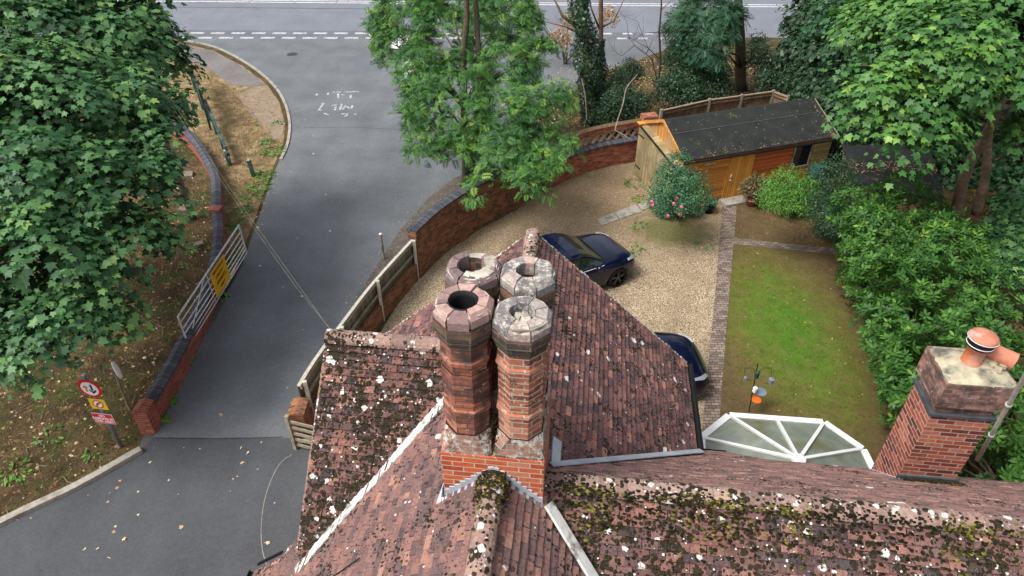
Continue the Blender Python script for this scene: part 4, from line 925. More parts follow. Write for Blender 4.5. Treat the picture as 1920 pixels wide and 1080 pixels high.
for _ in range(260):
    u = random.uniform(ku0+.02, ku1+.1); v = kv0-.05-abs(random.gauss(0, .06)); c = Vector((u, v, 4.38+(VN-v)*TN+.045)); r = random.uniform(.012, .03); mb.ct = random.uniform(0, .75)
    mb.idx([c+Vector((math.cos(k*math.pi/3)*r, math.sin(k*math.pi/3)*r, 0)) for k in range(6)]+[c+Vector((0, 0, r*.8))], [(k, (k+1) % 6, 6) for k in range(6)])
o = mb.build('moss_cushions', M['mossy'], st2, loc=(0, 0, 0)); o['kind'] = 'stuff'
# aerial mast clipped to the right of the stack
a = T(1832, 862, 8.9); b = T(1925, 700, 6.6)
Wi = Matrix(((e1.x, e1.y, 0), (e2.x, e2.y, 0), (0, 0, 1)))
a, b = Wi @ a, Wi @ b
mb = MB(); mb.tube([a, a.lerp(b, .5), b, b+(b-a)*.3], [.026, .024, .022, .022], 10)
for t in (.35, .7): p = a.lerp(b, t); mb.tube([p-(b-a)*.012, p+(b-a)*.012], .034, 10)
mb.build('aerial_mast', M['wood_lt'], house, smooth=True)
# cable lying across the front slope
mb = MB(); q0, q1 = PBw(4.55, .55, .05), PBw(4.95, 2.6, .05); mb.tube([q0, q0.lerp(q1, .5), q1], .008, 5); mb.build('slack_cable', M['plastic'], house)

# ================================================================== CONSERVATORY
cons = thing('conservatory', 'white framed conservatory with fan-shaped translucent roof, behind the cottage', 'conservatory', tuple(W(4.2, 8.4, 0)), YAW, local=True); OFF[cons.name] = (-4.2, -8.4, 0)
hub = Vector((4.12, 8.25, 3.25)); ez = 2.4
ev = [Vector((2.55, 7.3, ez)), Vector((2.72, 9.30, ez)), Vector((3.33, 9.95, ez)), Vector((5.18, 9.98, ez)), Vector((5.75, 9.38, ez)), Vector((5.95, 7.4, ez))]
hl, hr = Vector((4.12, 7.3, 3.25)), Vector((4.12, 7.3, 3.25))
mids = (ev[2]+ev[3])/2
fan = [ev[1], ev[2], mids, ev[3], ev[4]]
for i in range(4):
    mb = MB(); a, b = fan[i], fan[i+1]; n_ = (b-a).cross(hub-a).normalized(); n_ = n_ if n_.z > 0 else -n_
    q = [a, b, hub]; mb.idx([p-n_*.02 for p in q]+[p+n_*.0 for p in q], [(0, 2, 1), (3, 4, 5), (0, 1, 4, 3), (1, 2, 5, 4), (2, 0, 3, 5)]); mb.build('roof_pane', M['poly'], cons)
for a, b, c_ in ((ev[0], ev[1], 1), (ev[4], ev[5], 1)):
    mb = MB(); q = [a, b, hub, hl] if a is ev[0] else [a, b, hl, hub]; q2 = [p+Vector((0, 0, -.02)) for p in q]; mb.idx(q2+q, [(0, 1, 2, 3), (4, 7, 6, 5), (0, 4, 5, 1), (1, 5, 6, 2), (2, 6, 7, 3), (3, 7, 4, 0)]); mb.build('roof_pane', M['poly'], cons)
for p in fan+[]:
    mb = MB(); up_ = Vector((0, 0, 1)); mb.beam(p+Vector((0, 0, .02)), hub+Vector((0, 0, .03)), .062, .045); mb.build('glazing_bar', M['upvc'], cons)
mb = MB(); mb.beam(hub+Vector((0, 0, .05)), hl+Vector((0, 0, .05)), .12, .07); mb.lathe((hub.x, hub.y, hub.z-.02), [(.12, 0), (.12, .07), (.05, .10)], 10); mb.build('ridge_bar', M['upvc'], cons)
mb = MB(); mb2 = MB(); mb3 = MB()
for i in range(5):
    a, b = ev[i], ev[i+1]; d = (b-a).normalized(); o_ = Vector((-d.y, d.x, 0)); 
    if (a+o_-hub).length < (a-o_-hub).length: o_ = -o_
    mb.beam(a+o_*.05+Vector((0, 0, -.03)), b+o_*.05+Vector((0, 0, -.03)), .11, .09); mb.beam(a-o_*.01+Vector((0, 0, .025)), b-o_*.01+Vector((0, 0, .025)), .05, .02)
    n = max(2, round((b-a).length/.7))
    for k in range(n+1): p = a.lerp(b, k/n); mb2.beam((p.x, p.y, .5), (p.x, p.y, ez-.05), .06, .06)
    mb2.beam((a.x, a.y, .52), (b.x, b.y, .52), .07, .06); mb2.beam((a.x, a.y, 1.9), (b.x, b.y, 1.9), .05, .05)
    mb3.face([(a.x, a.y, .5), (b.x, b.y, .5), (b.x, b.y, ez-.05), (a.x, a.y, ez-.05)])
mb.build('eaves_gutter', M['upvc'], cons); mb2.build('wall_frame', M['upvc'], cons); mb3.build('wall_glazing', M['window'], cons)
mb = MB(); wallstrip(mb, ev, 0, .48, .14); mb.build('dwarf_wall', M['brick_wall'], cons)

# ================================================================== BOUNDARY WALLS AND FENCES
LW = smoothline([G(a, b, .7)*1.0 for a, b in [(268, 765), (333, 655), (392, 525), (407, 440), (404, 385), (402, 330), (378, 280), (352, 248), (325, 225)]], 5)
for p in LW: p.z = 0
w1 = thing('brick_wall', 'low red brick wall capped with dark blue coping, left of the drive', 'wall', tuple(LW[0]))
mb = MB(); wallstrip(mb, LW, 0, .60, .24); mb.build('wall', M['brick_left'], w1)
mb = MB(); coping(mb, LW[1:], .60, .34, .06, .07); mb.build('coping', M['blue_cop'], w1)
d0 = (LW[1]-LW[0]).normalized(); ang = math.atan2(d0.y, d0.x)
mb = MB(); mb.box(LW[0]+Vector((0, 0, .37)), (.42, .36, .74), ang); 
c = LW[0]; mb.idx([c+Matrix.Rotation(ang, 3, 'Z') @ Vector(p) for p in [(-.22, -.19, .74), (.22, -.19, .74), (.22, .19, .74), (-.22, .19, .74), (-.22, 0, .83), (.22, 0, .83)]], [(0, 1, 5, 4), (2, 3, 4, 5), (1, 2, 5), (3, 0, 4)])
mb.build('pier', M['brick_left'], w1)
pm = G(404, 392, .75); pm.z = 0
mb = MB(); mb.box(pm+Vector((0, 0, .40)), (.3, .36, .8), 1.5); mb.idx([pm+Vector(p) for p in [(-.2, -.17, .8), (.2, -.17, .8), (.2, .17, .8), (-.2, .17, .8), (0, 0, .88)]], [(0, 1, 4), (1, 2, 4), (2, 3, 4), (3, 0, 4)]); mb.build('pier', M['brick_left'], w1)

RW = [(-5.0, 11.3), (-4.82, 12.2), (-4.42, 13.6), (-3.9, 15.3), (-3.05, 17.5)]
RW2 = smoothline([(-3.05, 17.5, 0), (-2.45, 18.75, 0), (-1.45, 20.2, 0), (-.3, 21.4, 0), (.6, 22.6, 0), (1.3, 23.3, 0)], 6)
RW3 = smoothline([(1.3, 23.3, 0), (2.4, 24.35, 0), (3.6, 25.1, 0), (4.9, 25.6, 0), (5.9, 26.0, 0)], 6)
RWs = smoothline([(x, y, 0) for x, y in RW], 6)
w2 = thing('brick_wall', 'tall weathered brick wall curving round the gravel yard, under the feathery tree', 'wall', (-3.05, 17.5, 0))
mb = MB(); wallstrip(mb, RW2, 0, 1.72, .3); mb.build('wall', M['brick_wall_or'], w2)
mb = MB(); coping(mb, RW2, 1.72, .36, .06, .06); mb.build('coping', M['blue_cop'], w2)
mb = MB()
for i in (10, 20): p = RW2[i]; mb.box((p.x, p.y, .85), (.42, .42, 1.7), .9)
mb.build('buttress', M['brick_wall_or'], w2)
w3 = thing('brick_wall', 'red brick wall with dark plinth coping and diamond lattice, left of the shed', 'wall', (1.3, 23.3, 0))
mb = MB(); wallstrip(mb, RW3, 0, .92, .34); mb.build('wall', M['brick_wall'], w3)
mb = MB(); coping(mb, RW3, .92, .44, .08, .06); mb.build('coping', M['blue_cop'], w3)
mb = MB(); L_ = 0; up3 = [Vector((p.x-.05, p.y+.14, 0)) for p in RW3]
tot = sum((up3[i+1]-up3[i]).length for i in range(len(up3)-1)); nn = 15
def alongp(path, s):
    for i in range(len(path)-1):
        l = (path[i+1]-path[i]).length
        if s <= l or i == len(path)-2: return path[i].lerp(path[i+1], s/l)
        s -= l
for i in range(nn):
    a = alongp(up3, tot*i/nn); b = alongp(up3, tot*(i+1)/nn)
    mb.beam((a.x, a.y, 1.0), (b.x, b.y, 1.42), .12, .05); mb.beam((a.x, a.y-.002, 1.42), (b.x, b.y-.002, 1.0), .124, .05)
mb.build('lattice', simple('buff_lattice_tile', (.46, .33, .24), .85, var=.25, c2=(.34, .16, .1), sc2=3), w3)
mb = MB(); wallstrip(mb, up3, 1.43, 1.64, .26); mb.build('top_courses', M['brick_wall'], w3)
mb = MB(); coping(mb, up3, 1.64, .29, .02, .08); mb.build('top_coping', simple('mossy_brick_coping', (.16, .10, .06), .95, var=.3, c2=(.10, .10, .04)), w3)
mb = MB(); p = G(1218, 215, 1.9); mb.box((p.x, p.y, .95), (.6, .45, 1.9), .2); mb.build('pier', M['brick_wall'], w3)

w4 = thing('brick_wall', 'knee-high orange brick wall under the grey timber fence beside the drive', 'wall', (-5.0, 11.3, 0))
mb = MB(); wallstrip(mb, RWs, 0, .62, .24); mb.build('wall', M['brick_wall_or'], w4)
mb = MB(); mb.box((-5.02, 11.0, .52), (.36, .5, 1.04), 0); mb.idx([Vector((-5.02, 11.0, 0))+Vector(p) for p in [(-.2, -.27, 1.04), (.2, -.27, 1.04), (.2, .27, 1.04), (-.2, .27, 1.04), (0, -.27, 1.11), (0, .27, 1.11)]], [(0, 1, 4), (1, 2, 5, 4), (2, 3, 5), (3, 0, 4, 5)]); mb.build('pier', M['brick_wall_or'], w4)
f1 = thing('timber_fence', 'grey weathered close-board timber fence on the low brick wall beside the drive', 'fence', (-5.0, 11.3, 0))
mb = MB(); mbr = MB(); tot = sum((RWs[i+1]-RWs[i]).length for i in range(len(RWs)-1)); n = 66
for i in range(n):
    a = alongp(RWs, tot*i/n); b = alongp(RWs, tot*(i+1)/n); d = (b-a).normalized(); q = Vector((-d.y, d.x, 0)); mb.ct = random.random()
    m_ = (a+b)/2+q*.03; mb.box((m_.x, m_.y, 1.01), (tot/n*1.04, .018, .80), math.atan2(d.y, d.x)+.06)
mb.build('fence_boards', M['fence_grey'], f1)
for z, w, h in ((1.43, .09, .03), (1.36, .04, .07), (.95, .04, .07)):
    mbr = MB()
    for i in range(24):
        a = alongp(RWs, tot*i/24); b = alongp(RWs, tot*(i+1)/24); off = Vector((.045, 0, 0)) if z < 1.4 else Vector((0, 0, 0)); mbr.beam(a+off+Vector((0, 0, z)), b+off+Vector((0, 0, z)), w, h)
    mbr.build('rail', M['wood_lt'] if z > 1.4 else M['wood_grey'], f1)
for k in (0.02, .33, .65, .985):
    p = alongp(RWs, tot*k); mb = MB(); mb.box((p.x+.09, p.y, .73), (.09, .09, 1.46), .3); mb.build('post', M['wood_lt'], f1)
g1 = thing('timber_gate', 'mossy grey five-bar timber gate at the end of the low brick wall', 'gate', (-5.15, 10.55, 0))
ga, gb = Vector((-5.16, 10.62, 0)), Vector((-3.9, 10.25, 0))
for p in (ga, gb): mb = MB(); mb.box((p.x, p.y, .58), (.09, .09, 1.16), -.3); mb.build('gate_post', M['wood_grey'], g1)
for k in range(5): mb = MB(); z = .18+k*.2; mb.beam(ga+Vector((0, 0, z)), gb+Vector((0, 0, z)), .03, .08); mb.build('rail', M['wood_grey'], g1)
mb = MB(); mb.beam(ga+Vector((0, .03, .2)), gb+Vector((0, .03, .98)), .03, .08); mb.build('brace', M['wood_grey'], g1)
# rear fence behind the shed
zt = 1.75; rf = [G(1240, 206, zt), G(1330, 186, zt), G(1450, 170, zt), G(1478, 180, zt)]
rf = [Vector((p.x, p.y, 0)) for p in rf]; rfs = rf
f2 = thing('timber_fence', 'brown close-board timber fence behind the felt-roofed shed', 'fence', tuple(rf[0]))
mb = MB()
for i in range(3):
    a, b = rf[i], rf[i+1]; n = int((b-a).length/.11); d = (b-a).normalized(); an = math.atan2(d.y, d.x)
    for k in range(n): m_ = a.lerp(b, (k+.5)/n); mb.box((m_.x, m_.y, .85), (.112, .016, 1.7), an+.12)
mb.build('fence_boards', M['wood_brown'], f2)
for z, h in ((1.72, .05), (1.58, .07)):
    mb = MB()
    for i in range(3): mb.beam(rf[i]+Vector((0, -.03, z)), rf[i+1]+Vector((0, -.03, z)), .09, h)
    mb.build('rail', simple('faded_rail', (.26, .20, .14), .85) if z > 1.7 else M['wood_brown'], f2)
for p in rf+[rf[1].lerp(rf[2], .5)]: mb = MB(); mb.box((p.x, p.y-.05, .9), (.1, .1, 1.8), .2); mb.build('post', M['wood_grey'], f2)

# ================================================================== SHED (own axes: x along the front, y to the back)
SA = R(18.3); sh = thing('garden_shed', 'orange timber garden shed with black felt roof beside the gravel yard', 'shed', (6.07, 21.77, 0), SA, local=True)
LS, DS, zE, zP, vP, zBk = 6.25, 2.88, 1.98, 2.72, 1.63, 2.12
mb = MB(); mb.box((LS/2, .03, zE/2), (LS, .06, zE)); mb.build('front_wall', M['shiplap'], sh)
mb = MB(); mb.box((LS/2, DS-.03, 1.03), (LS, .06, 2.06)); mb.build('back_wall', M['olive_shiplap'], sh)
for x in (0, LS):
    mb = MB(); q = [(x, 0, 0), (x, DS, 0), (x, DS, zBk), (x, vP, zP-.03), (x, 0, zE)]; k = -.05 if x else .05
    mb.idx(q+[(a+k, b, c) for a, b, c in q], [(0, 4, 3, 2, 1), (5, 6, 7, 8, 9)]+[(i, (i+1) % 5, 5+(i+1) % 5, 5+i) for i in range(5)]); mb.build('gable_wall', M['vboard_or'], sh)
mb = MB(); q = [(-.32, .0, 0), (-.32, DS+.02, 0), (-.32, DS+.02, 2.12), (-.32, .0, 1.70)]; mb.idx(q+[(.0, b, c) for a, b, c in q], [(0, 3, 2, 1), (4, 5, 6, 7), (0, 1, 5, 4), (1, 2, 6, 5), (2, 3, 7, 6), (3, 0, 4, 7)])
cup = mb.build('side_cupboard', M['vboard'], sh)
mb = MB(); mb.beam((-.36, -.05, 1.71), (-.36, DS+.06, 2.14), .05, .04); mb.build('cupboard_trim', M['plastic'], cup, loc=(0, 0, 0))
for z in (.45, 1.75): mb = MB(); mb.box((-.335, DS-.25, z), (.02, .42, .035)); mb.build('hinge_strap', M['plastic'], cup, loc=(0, 0, 0))
mb = MB(); mb.box((-.335, 1.2, .95), (.03, .06, .07)); mb.build('cupboard_latch', M['plastic'], cup, loc=(0, 0, 0))
mb = MB(); mb.box((-.16, DS-.0, 2.16), (.45, .25, .06)); mb.build('cupboard_lintel', M['shiplap'], sh)
mb = MB(); o_ = -.16; sl1 = (zP-zE)/vP
def rp(x, y, z): return (x, y, z)
q = [(-.06, -.12, zE-.12*sl1+.02), (LS+.15, -.12, zE-.12*sl1+.02), (LS+.15, vP, zP+.02), (-.06, vP, zP+.02)]
mb.idx(q+[(a, b, c+.035) for a, b, c in q], [(0, 3, 2, 1), (4, 5, 6, 7), (0, 1, 5, 4), (1, 2, 6, 5), (2, 3, 7, 6), (3, 0, 4, 7)])
q = [(-.06, vP, zP+.02), (LS+.15, vP, zP+.02), (LS+.15, DS+.15, zBk-.03), (-.06, DS+.15, zBk-.03)]
mb.idx(q+[(a, b, c+.035) for a, b, c in q], [(0, 3, 2, 1), (4, 5, 6, 7), (0, 1, 5, 4), (1, 2, 6, 5), (2, 3, 7, 6), (3, 0, 4, 7)])
roof = mb.build('roof', M['felt'], sh)
mb = MB(); k = .62; mb.beam((-.05, vP*k, zE+(zP-zE)*k+.065), (LS+.14, vP*k, zE+(zP-zE)*k+.065), .03, .012); mb.build('felt_lap', simple('felt_lap', (.075, .08, .08), .9), roof, loc=(0, 0, 0))
mb = MB(); mb.beam((-.09, -.14, zE-.14*sl1+.03), (-.09, vP, zP+.03), .03, .11); mb.beam((-.09, vP, zP+.03), (-.09, DS+.15, zBk), .03, .11); mb.build('barge_board', simple('orange_barge', (.5, .24, .06), .6), sh)
mb = MB(); mb.beam((LS+.17, -.14, zE-.14*sl1+.03), (LS+.17, vP, zP+.03), .03, .09); mb.build('barge_board', M['wood_grey'], sh)
mb = MB(); mb.tube([(-.05, -.15, zE-.10), (LS+.1, -.15, zE-.12)], .035, 8); mb.tube([(LS-.02, -.15, zE-.12), (LS+.1, -.12, 1.6), (LS+.06, -.15, 1.0)], .035, 8); mb.build('gutter', M['plastic'], sh)
dx0, dx1 = 1.92, 2.86
mb = MB(); mb.box(((dx0+dx1)/2, -.015, .95), (dx1-dx0, .05, 1.74)); dr = mb.build('door', M['door_wood'], sh)
mb = MB(); mb.box((dx0+.12, -.06, 1.02), (.04, .05, .10)); mb.build('door_handle', M['metal_galv'], dr, loc=(0, 0, 0))
mb = MB(); mb.box((dx0+.13, -.06, .84), (.05, .06, .04)); mb.build('door_lock', M['metal_galv'], dr, loc=(0, 0, 0))
for x in (dx0-.03, dx1+.03): mb = MB(); mb.box((x, -.02, .95), (.045, .06, 1.78)); mb.build('door_jamb', M['door_wood'], sh)
mb = MB(); mb.box((3.75, -.02, 1.42), (1.62, .05, .82)); mb.build('red_panel', M['red_shiplap'], sh)
mb = MB(); mb.box((5.02, -.02, 1.36), (.72, .03, .84)); wp = mb.build('window', M['window'], sh)
mb = MB()
for x in (4.64, 5.40): mb.box((x, -.04, 1.36), (.05, .05, .92))
for z in (.92, 1.80): mb.box((5.02, -.04, z), (.82, .05, .05))
mb.build('window_frame', M['wood_grey'], wp, loc=(0, 0, 0))
mb = MB(); mb.box((5.86, -.02, 1.2), (.78, .05, 1.4)); mb.build('olive_panel', M['olive_shiplap'], sh)
mb = MB(); mb.box((1.05, -.045, 1.66), (.46, .02, .08)); mb.build('name_plate', simple('pale_plate', (.4, .33, .28), .6), sh)
mb = MB(); mb.box((2.35, -.32, .06), (1.3, .5, .12)); mb.build('door_step', M['kerb'], sh)
# low lean-to under the sycamore
ls = thing('low_store', 'low flat-roofed dark store strewn with brown leaves, behind the laurel hedge', 'shed', (13.2, 21.3, 0))
rp4 = [Vector(p) for p in [(11.5, 20.6, 1.75), (11.95, 22.7, 2.0), (15.1, 22.8, 2.0), (14.1, 19.3, 1.65)]]
mb = MB(); mb.idx(rp4+[p+Vector((0, 0, .06)) for p in rp4], [(0, 1, 2, 3), (4, 7, 6, 5), (0, 4, 5, 1), (1, 5, 6, 2), (2, 6, 7, 3), (3, 7, 4, 0)]); mb.build('roof', M['felt'], ls)
mb = MB(); c_ = sum(rp4, Vector())/4; q = [c_+(p-c_)*.93 for p in rp4]; mb.idx([Vector((p.x, p.y, 0)) for p in q]+[Vector((p.x, p.y, p.z)) for p in q], [(0, 1, 5, 4), (1, 2, 6, 5), (2, 3, 7, 6), (3, 0, 4, 7)]); mb.build('walls', M['wood_brown'], ls)

# ================================================================== GATE, SIGNS, POSTS
a0, a1 = G(355, 650, .38), G(463, 475, .34); at, bt = a0.copy(), a1.copy()
gt = thing('farm_gate', 'open galvanised steel farm gate carrying a yellow notice, left of the drive', 'gate', (a0.x, a0.y, 0))
hgt = 1.06; up = Vector((0, 0, 1))
mb = MB(); mb.tube([a0+up*hgt, a1+up*(hgt+.02)], .028, 8); mb.build('top_rail', M['metal_galv'], gt)
for k in range(6): z = .02+[0, .13, .27, .43, .61, .82][k]; mb = MB(); mb.tube([a0+up*z, a1+up*z], .017, 6); mb.build('rail', M['metal_galv'], gt)
for p in (a0, a1): mb = MB(); mb.tube([p, p+up*hgt], .026, 8); mb.build('end_stile', M['metal_galv'], gt)
mid = a0.lerp(a1, .42)
for p_, q_ in ((a0+up*.05, a0.lerp(a1, .38)+up*hgt), (a1+up*.2, a0.lerp(a1, .62)+up*.05), (mid, mid+up*hgt)): mb = MB(); mb.tube([p_, q_], .013, 6); mb.build('brace', M['metal_galv'], gt)
# notice: vertical panel on the drive side of the gate
gd = (a1-a0).normalized(); gn = Vector((gd.y, -gd.x, 0))
s0 = a0.lerp(a1, .445)+gn*.035; s1 = a0.lerp(a1, .675)+gn*.035
zlo, zhi = .12, .98
mb = MB(); q = [s0+up*zlo, s1+up*zlo, s1+up*zhi, s0+up*zhi]; mb.idx(q+[p-gn*.006 for p in q], [(0, 1, 2, 3), (4, 7, 6, 5), (0, 4, 5, 1), (1, 5, 6, 2), (2, 6, 7, 3), (3, 7, 4, 0)]); nt_ = mb.build('notice', M['amber'], gt); nt_['label'] = 'amber notice with four lines of black capitals'
def text(name, body, size, M4, mat, parent, loc=(0, 0, 0), align='CENTER', bold=0):
    cu = bpy.data.curves.new(name, 'FONT'); cu.body = body; cu.size = size; cu.align_x = align; cu.align_y = 'CENTER'; cu.extrude = .001; cu.offset = bold
    ob = bpy.data.objects.new('tmp', cu); COL.objects.link(ob); bpy.context.view_layer.update()
    me = bpy.data.meshes.new_from_object(ob.evaluated_get(bpy.context.evaluated_depsgraph_get())); me.transform(M4)
    bpy.data.objects.remove(ob); bpy.data.curves.remove(cu)
    me.materials.clear(); return link(name, me, mat, parent, loc)
def frame(origin, x, y):
    x = Vector(x).normalized(); y = Vector(y).normalized(); z = x.cross(y); m = Matrix.Identity(4)
    for i in range(3): m[i][0] = x[i]; m[i][1] = y[i]; m[i][2] = z[i]; m[i][3] = origin[i]
    return m
cN = (s0+s1)/2+up*((zlo+zhi)/2)+gn*.004; sw = (s1-s0).length
for j, tx in enumerate(['PRIVATE ROAD', 'STRICTLY', 'RESIDENTS', 'ONLY']):
    text('lettering', tx, .13 if j else .115, frame(cN+up*(.30-.19*j), gd, up), M['ink'], nt_, bold=.002)

sg = G(228, 838); sp = thing('sign_post', 'grey post with round, yellow and red traffic signs beside the left pier', 'sign', tuple(sg))
ptop = sg+up*2.42
mb = MB(); mb.tube([sg, ptop], .04, 12); mb.build('post', M['grey_post'], sp, smooth=True)
mb = MB(); mb.tube([ptop-up*.005, ptop+up*.012], .042, 12); mb.build('post_cap', M['white'], sp)
# the signs face the arriving traffic: towards the camera side, turned a little
fd = Vector((.12, -1, 0)).normalized(); fx = Vector((-fd.y, fd.x, 0))
fx = Vector((1, -.14, 0)).normalized(); fd = fx.cross(up)
if fd.y > 0: fd = -fd
def disc(mb, c, r, off, n=36, inner=0):
    o = [c+fx*math.cos(2*math.pi*k/n)*r+up*math.sin(2*math.pi*k/n)*r+fd*off for k in range(n)]
    if inner:
        i_ = [c+fx*math.cos(2*math.pi*k/n)*inner+up*math.sin(2*math.pi*k/n)*inner+fd*off for k in range(n)]
        for k in range(n): mb.face([o[k], o[(k+1) % n], i_[(k+1) % n], i_[k]])
    else:
        mb.face(o); b = [p-fd*.008 for p in o]
        for k in range(n): mb.face([o[k], b[k], b[(k+1) % n], o[(k+1) % n]])
        mb.face(b[::-1])
def poly2(mb, c, pts, off): mb.face([c+fx*x+up*y+fd*off for x, y in pts])
c1 = AtY(168, 729, sg.y-.06); c1.y = sg.y-.06
mb = MB(); disc(mb, c1, .275, .0); d1_ = mb.build('round_sign', M['red'], sp); d1_['label'] = 'round white sign with red rim, small red up arrow and large black down arrow'
mb = MB(); disc(mb, c1, .205, .003); mb.build('sign_face', M['white'], d1_, loc=(0, 0, 0))
def arrow(mb, c, x, s, up_, off, w=.03, h=.24):
    sg_ = 1 if up_ else -1
    poly2(mb, c, [(x-w/2*s, -h/2*sg_), (x+w/2*s, -h/2*sg_), (x+w/2*s, h*.16*sg_), (x-w/2*s, h*.16*sg_)], off)
    poly2(mb, c, [(x-w*1.6*s, h*.02*sg_), (x, h*.30*sg_), (x+w*1.6*s, h*.02*sg_), (x+w*1.6*s, h*.24*sg_), (x, h*.52*sg_), (x-w*1.6*s, h*.24*sg_)], off+.0005)
mb = MB(); arrow(mb, c1+up*.0, -.085, 1, True, .006, .034, .19); mb.build('red_arrow', M['red'], d1_, loc=(0, 0, 0))
mb = MB(); arrow(mb, c1, .06, 1.1, False, .006, .046, .27); mb.build('black_arrow', M['ink'], d1_, loc=(0, 0, 0))
c2 = AtY(184, 758, sg.y-.06); c2.y = sg.y-.06; hw, hh_ = .20, .165
mb = MB(); poly2(mb, c2, [(-hw, -hh_), (hw, -hh_), (hw, hh_), (-hw, hh_)], 0); poly2(mb, c2, [(-hw, hh_), (hw, hh_), (hw, -hh_), (-hw, -hh_)], -.008); d2 = mb.build('square_sign', M['yellow'], sp); d2['label'] = 'yellow square sign with a no right turn roundel'
mb = MB(); disc(mb, c2, .13, .002, inner=.10); poly2(mb, c2, [(-.085, -.07), (-.07, -.085), (.085, .07), (.07, .085)], .005); mb.build('red_roundel', M['red'], d2, loc=(0, 0, 0))
mb = MB(); disc(mb, c2, .101, .0025); mb.build('roundel_face', M['white'], d2, loc=(0, 0, 0))
mb = MB(); poly2(mb, c2, [(-.045, -.075), (-.015, -.075), (-.015, .0), (.02, .02), (.02, .05), (-.02, .035), (-.045, .01)], .0045); poly2(mb, c2, [(.015, -.0), (.075, .035), (.015, .075)], .0045); mb.build('turn_arrow', M['ink'], d2, loc=(0, 0, 0))
c3 = AtY(194, 785, sg.y-.06); c3.y = sg.y-.06; hw, hh_ = .255, .165
mb = MB(); poly2(mb, c3, [(-hw, -hh_), (hw, -hh_), (hw, hh_), (-hw, hh_)], 0); poly2(mb, c3, [(-hw, hh_), (hw, hh_), (hw, -hh_), (-hw, -hh_)], -.008); d3 = mb.build('warning_sign', M['white'], sp); d3['label'] = 'red sign reading NO PARKING IN THIS AREA'
hw, hh_ = .245, .155
mb = MB(); poly2(mb, c3, [(-hw, -hh_), (hw, -hh_), (hw, hh_), (-hw, hh_)], .002); mb.build('sign_face', M['red'], d3, loc=(0, 0, 0))
for j, tx in enumerate(['NO', 'PARKING IN', 'THIS AREA']): text('lettering', tx, .095, frame(c3+up*(.09-.09*j)+fd*.005, fx, up), M['white'], d3, bold=.003)
# mirror on a crooked pole
mg = G(243, 768); mr = thing('traffic_mirror', 'convex road mirror seen edge-on on a leaning grey pole behind the wall', 'mirror', tuple(mg))
mt = AtY(220, 712, mg.y-.1)
mb = MB(); mb.tube([mg, mg.lerp(mt, .5), mt], .03, 10); mb.tube([mt, AtY(213, 700, mg.y), AtY(210, 694, mg.y-.05)], .012, 6); mb.build('pole', M['wood_grey'], mr)
mc = AtY(221, 693, mg.y-.15); ax_ = Vector((.80, .58, .12)).normalized()
mb = MB(); q_ = ax_.to_track_quat('Z', 'Y').to_matrix(); prof = [(.0, .035), (.12, .03), (.21, .012), (.235, 0), (.235, -.04), (.20, -.06), (0, -.07)]
vs = [mc+q_ @ Vector((r*math.cos(2*math.pi*j/24), r*math.sin(2*math.pi*j/24), z)) for r, z in prof for j in range(24)]
mb.idx(vs, [(i*24+j, i*24+(j+1) % 24, (i+1)*24+(j+1) % 24, (i+1)*24+j) for i in range(len(prof)-1) for j in range(24)]); mb.build('mirror_disc', M['mirror'], mr, smooth=True)
# posts and boards on the verge
def timber_post(label, px, py, h, r, mat, lean=(0, 0), group=None, name='marker_post', capm=None, square=True):
    b = G(px, py); t = thing(name, label, 'post', tuple(b), group=group)
    mb = MB()
    if square: mb.beam(b, b+Vector((lean[0], lean[1], h)), r*2, r*2, up=(0, 1, 0))
    else: mb.tube([b, b+Vector((lean[0]*.5, lean[1]*.5, h*.5)), b+Vector((lean[0], lean[1], h))], r, 10)
    mb.build('shaft', M[mat], t); mb = MB(); e = b+Vector((lean[0], lean[1], h)); mb.box(e+Vector((0, 0, .012)), (r*2, r*2, .02), taper=.7); mb.build('cap', M[capm or mat], t); return t
timber_post('dark green post with pale top at the end of the green rail on the verge', 432, 311, .62, .055, 'green_paint', (-.1, .1), capm='wood_lt')
timber_post('short dark green post standing alone on the verge near the drive', 476, 331, .72, .06, 'green_paint', (-.05, 0), capm='wood_lt')
timber_post('thin mossy round post with white top on the drive by the timber fence', 720, 486, .95, .045, 'wood_grey', (-.02, .06), capm='white', square=False)
nb = thing('notice_board', 'tall dark green notice board seen nearly edge-on at the road junction', 'sign', tuple(G(378, 190)))
p0, p1 = G(346, 100, 1.9), G(374, 168, 1.9); p0.z = p1.z = 0
p0, p1 = Vector((p0.x, p0.y, 0)), Vector((p1.x, p1.y, 0)); d = (p1-p0).normalized(); an = math.atan2(d.y, d.x)
mb = MB(); mb.box((p0+p1)/2+up*1.45, ((p1-p0).length, .05, .9), an); bd = mb.build('board', M['green_paint'], nb)
mb = MB(); q = Vector((-d.y, d.x, 0)); q = q if q.x > 0 else -q
for k in range(7):
    for z in (1.15, 1.42, 1.7): mb.box(p0.lerp(p1, (k+.5)/7)+q*.028+up*z, ((p1-p0).length/7*.8, .01, .2), an)
mb.build('board_panels', M['grey_post'], bd, loc=(0, 0, 0))
for t in (0.02, .5, .98): p = p0.lerp(p1, t); mb = MB(); mb.box(p+up*.95, (.07, .09, 1.9), an); mb.build('post', M['green_paint'], nb)
rl = thing('rail_fence', 'low dark green rail on posts running along the verge', 'fence', tuple(G(400, 240)))
q0, q1 = G(384, 188, .9), G(428, 290, .55); b0, b1 = Vector((q0.x, q0.y, 0)), Vector((q1.x, q1.y, 0))
mb = MB(); mb.beam(q0, q1, .12, .12); mb.build('rail', M['green_paint'], rl)
mb = MB(); mb.beam(q0-up*.3, q1-up*.2, .05, .12); mb.build('lower_rail', M['grey_post'], rl)
for t in (.05, .35, .65, .95): p = b0.lerp(b1, t); mb = MB(); mb.box(p+up*.4, (.09, .09, .8)); mb.build('post', M['green_paint'], rl)
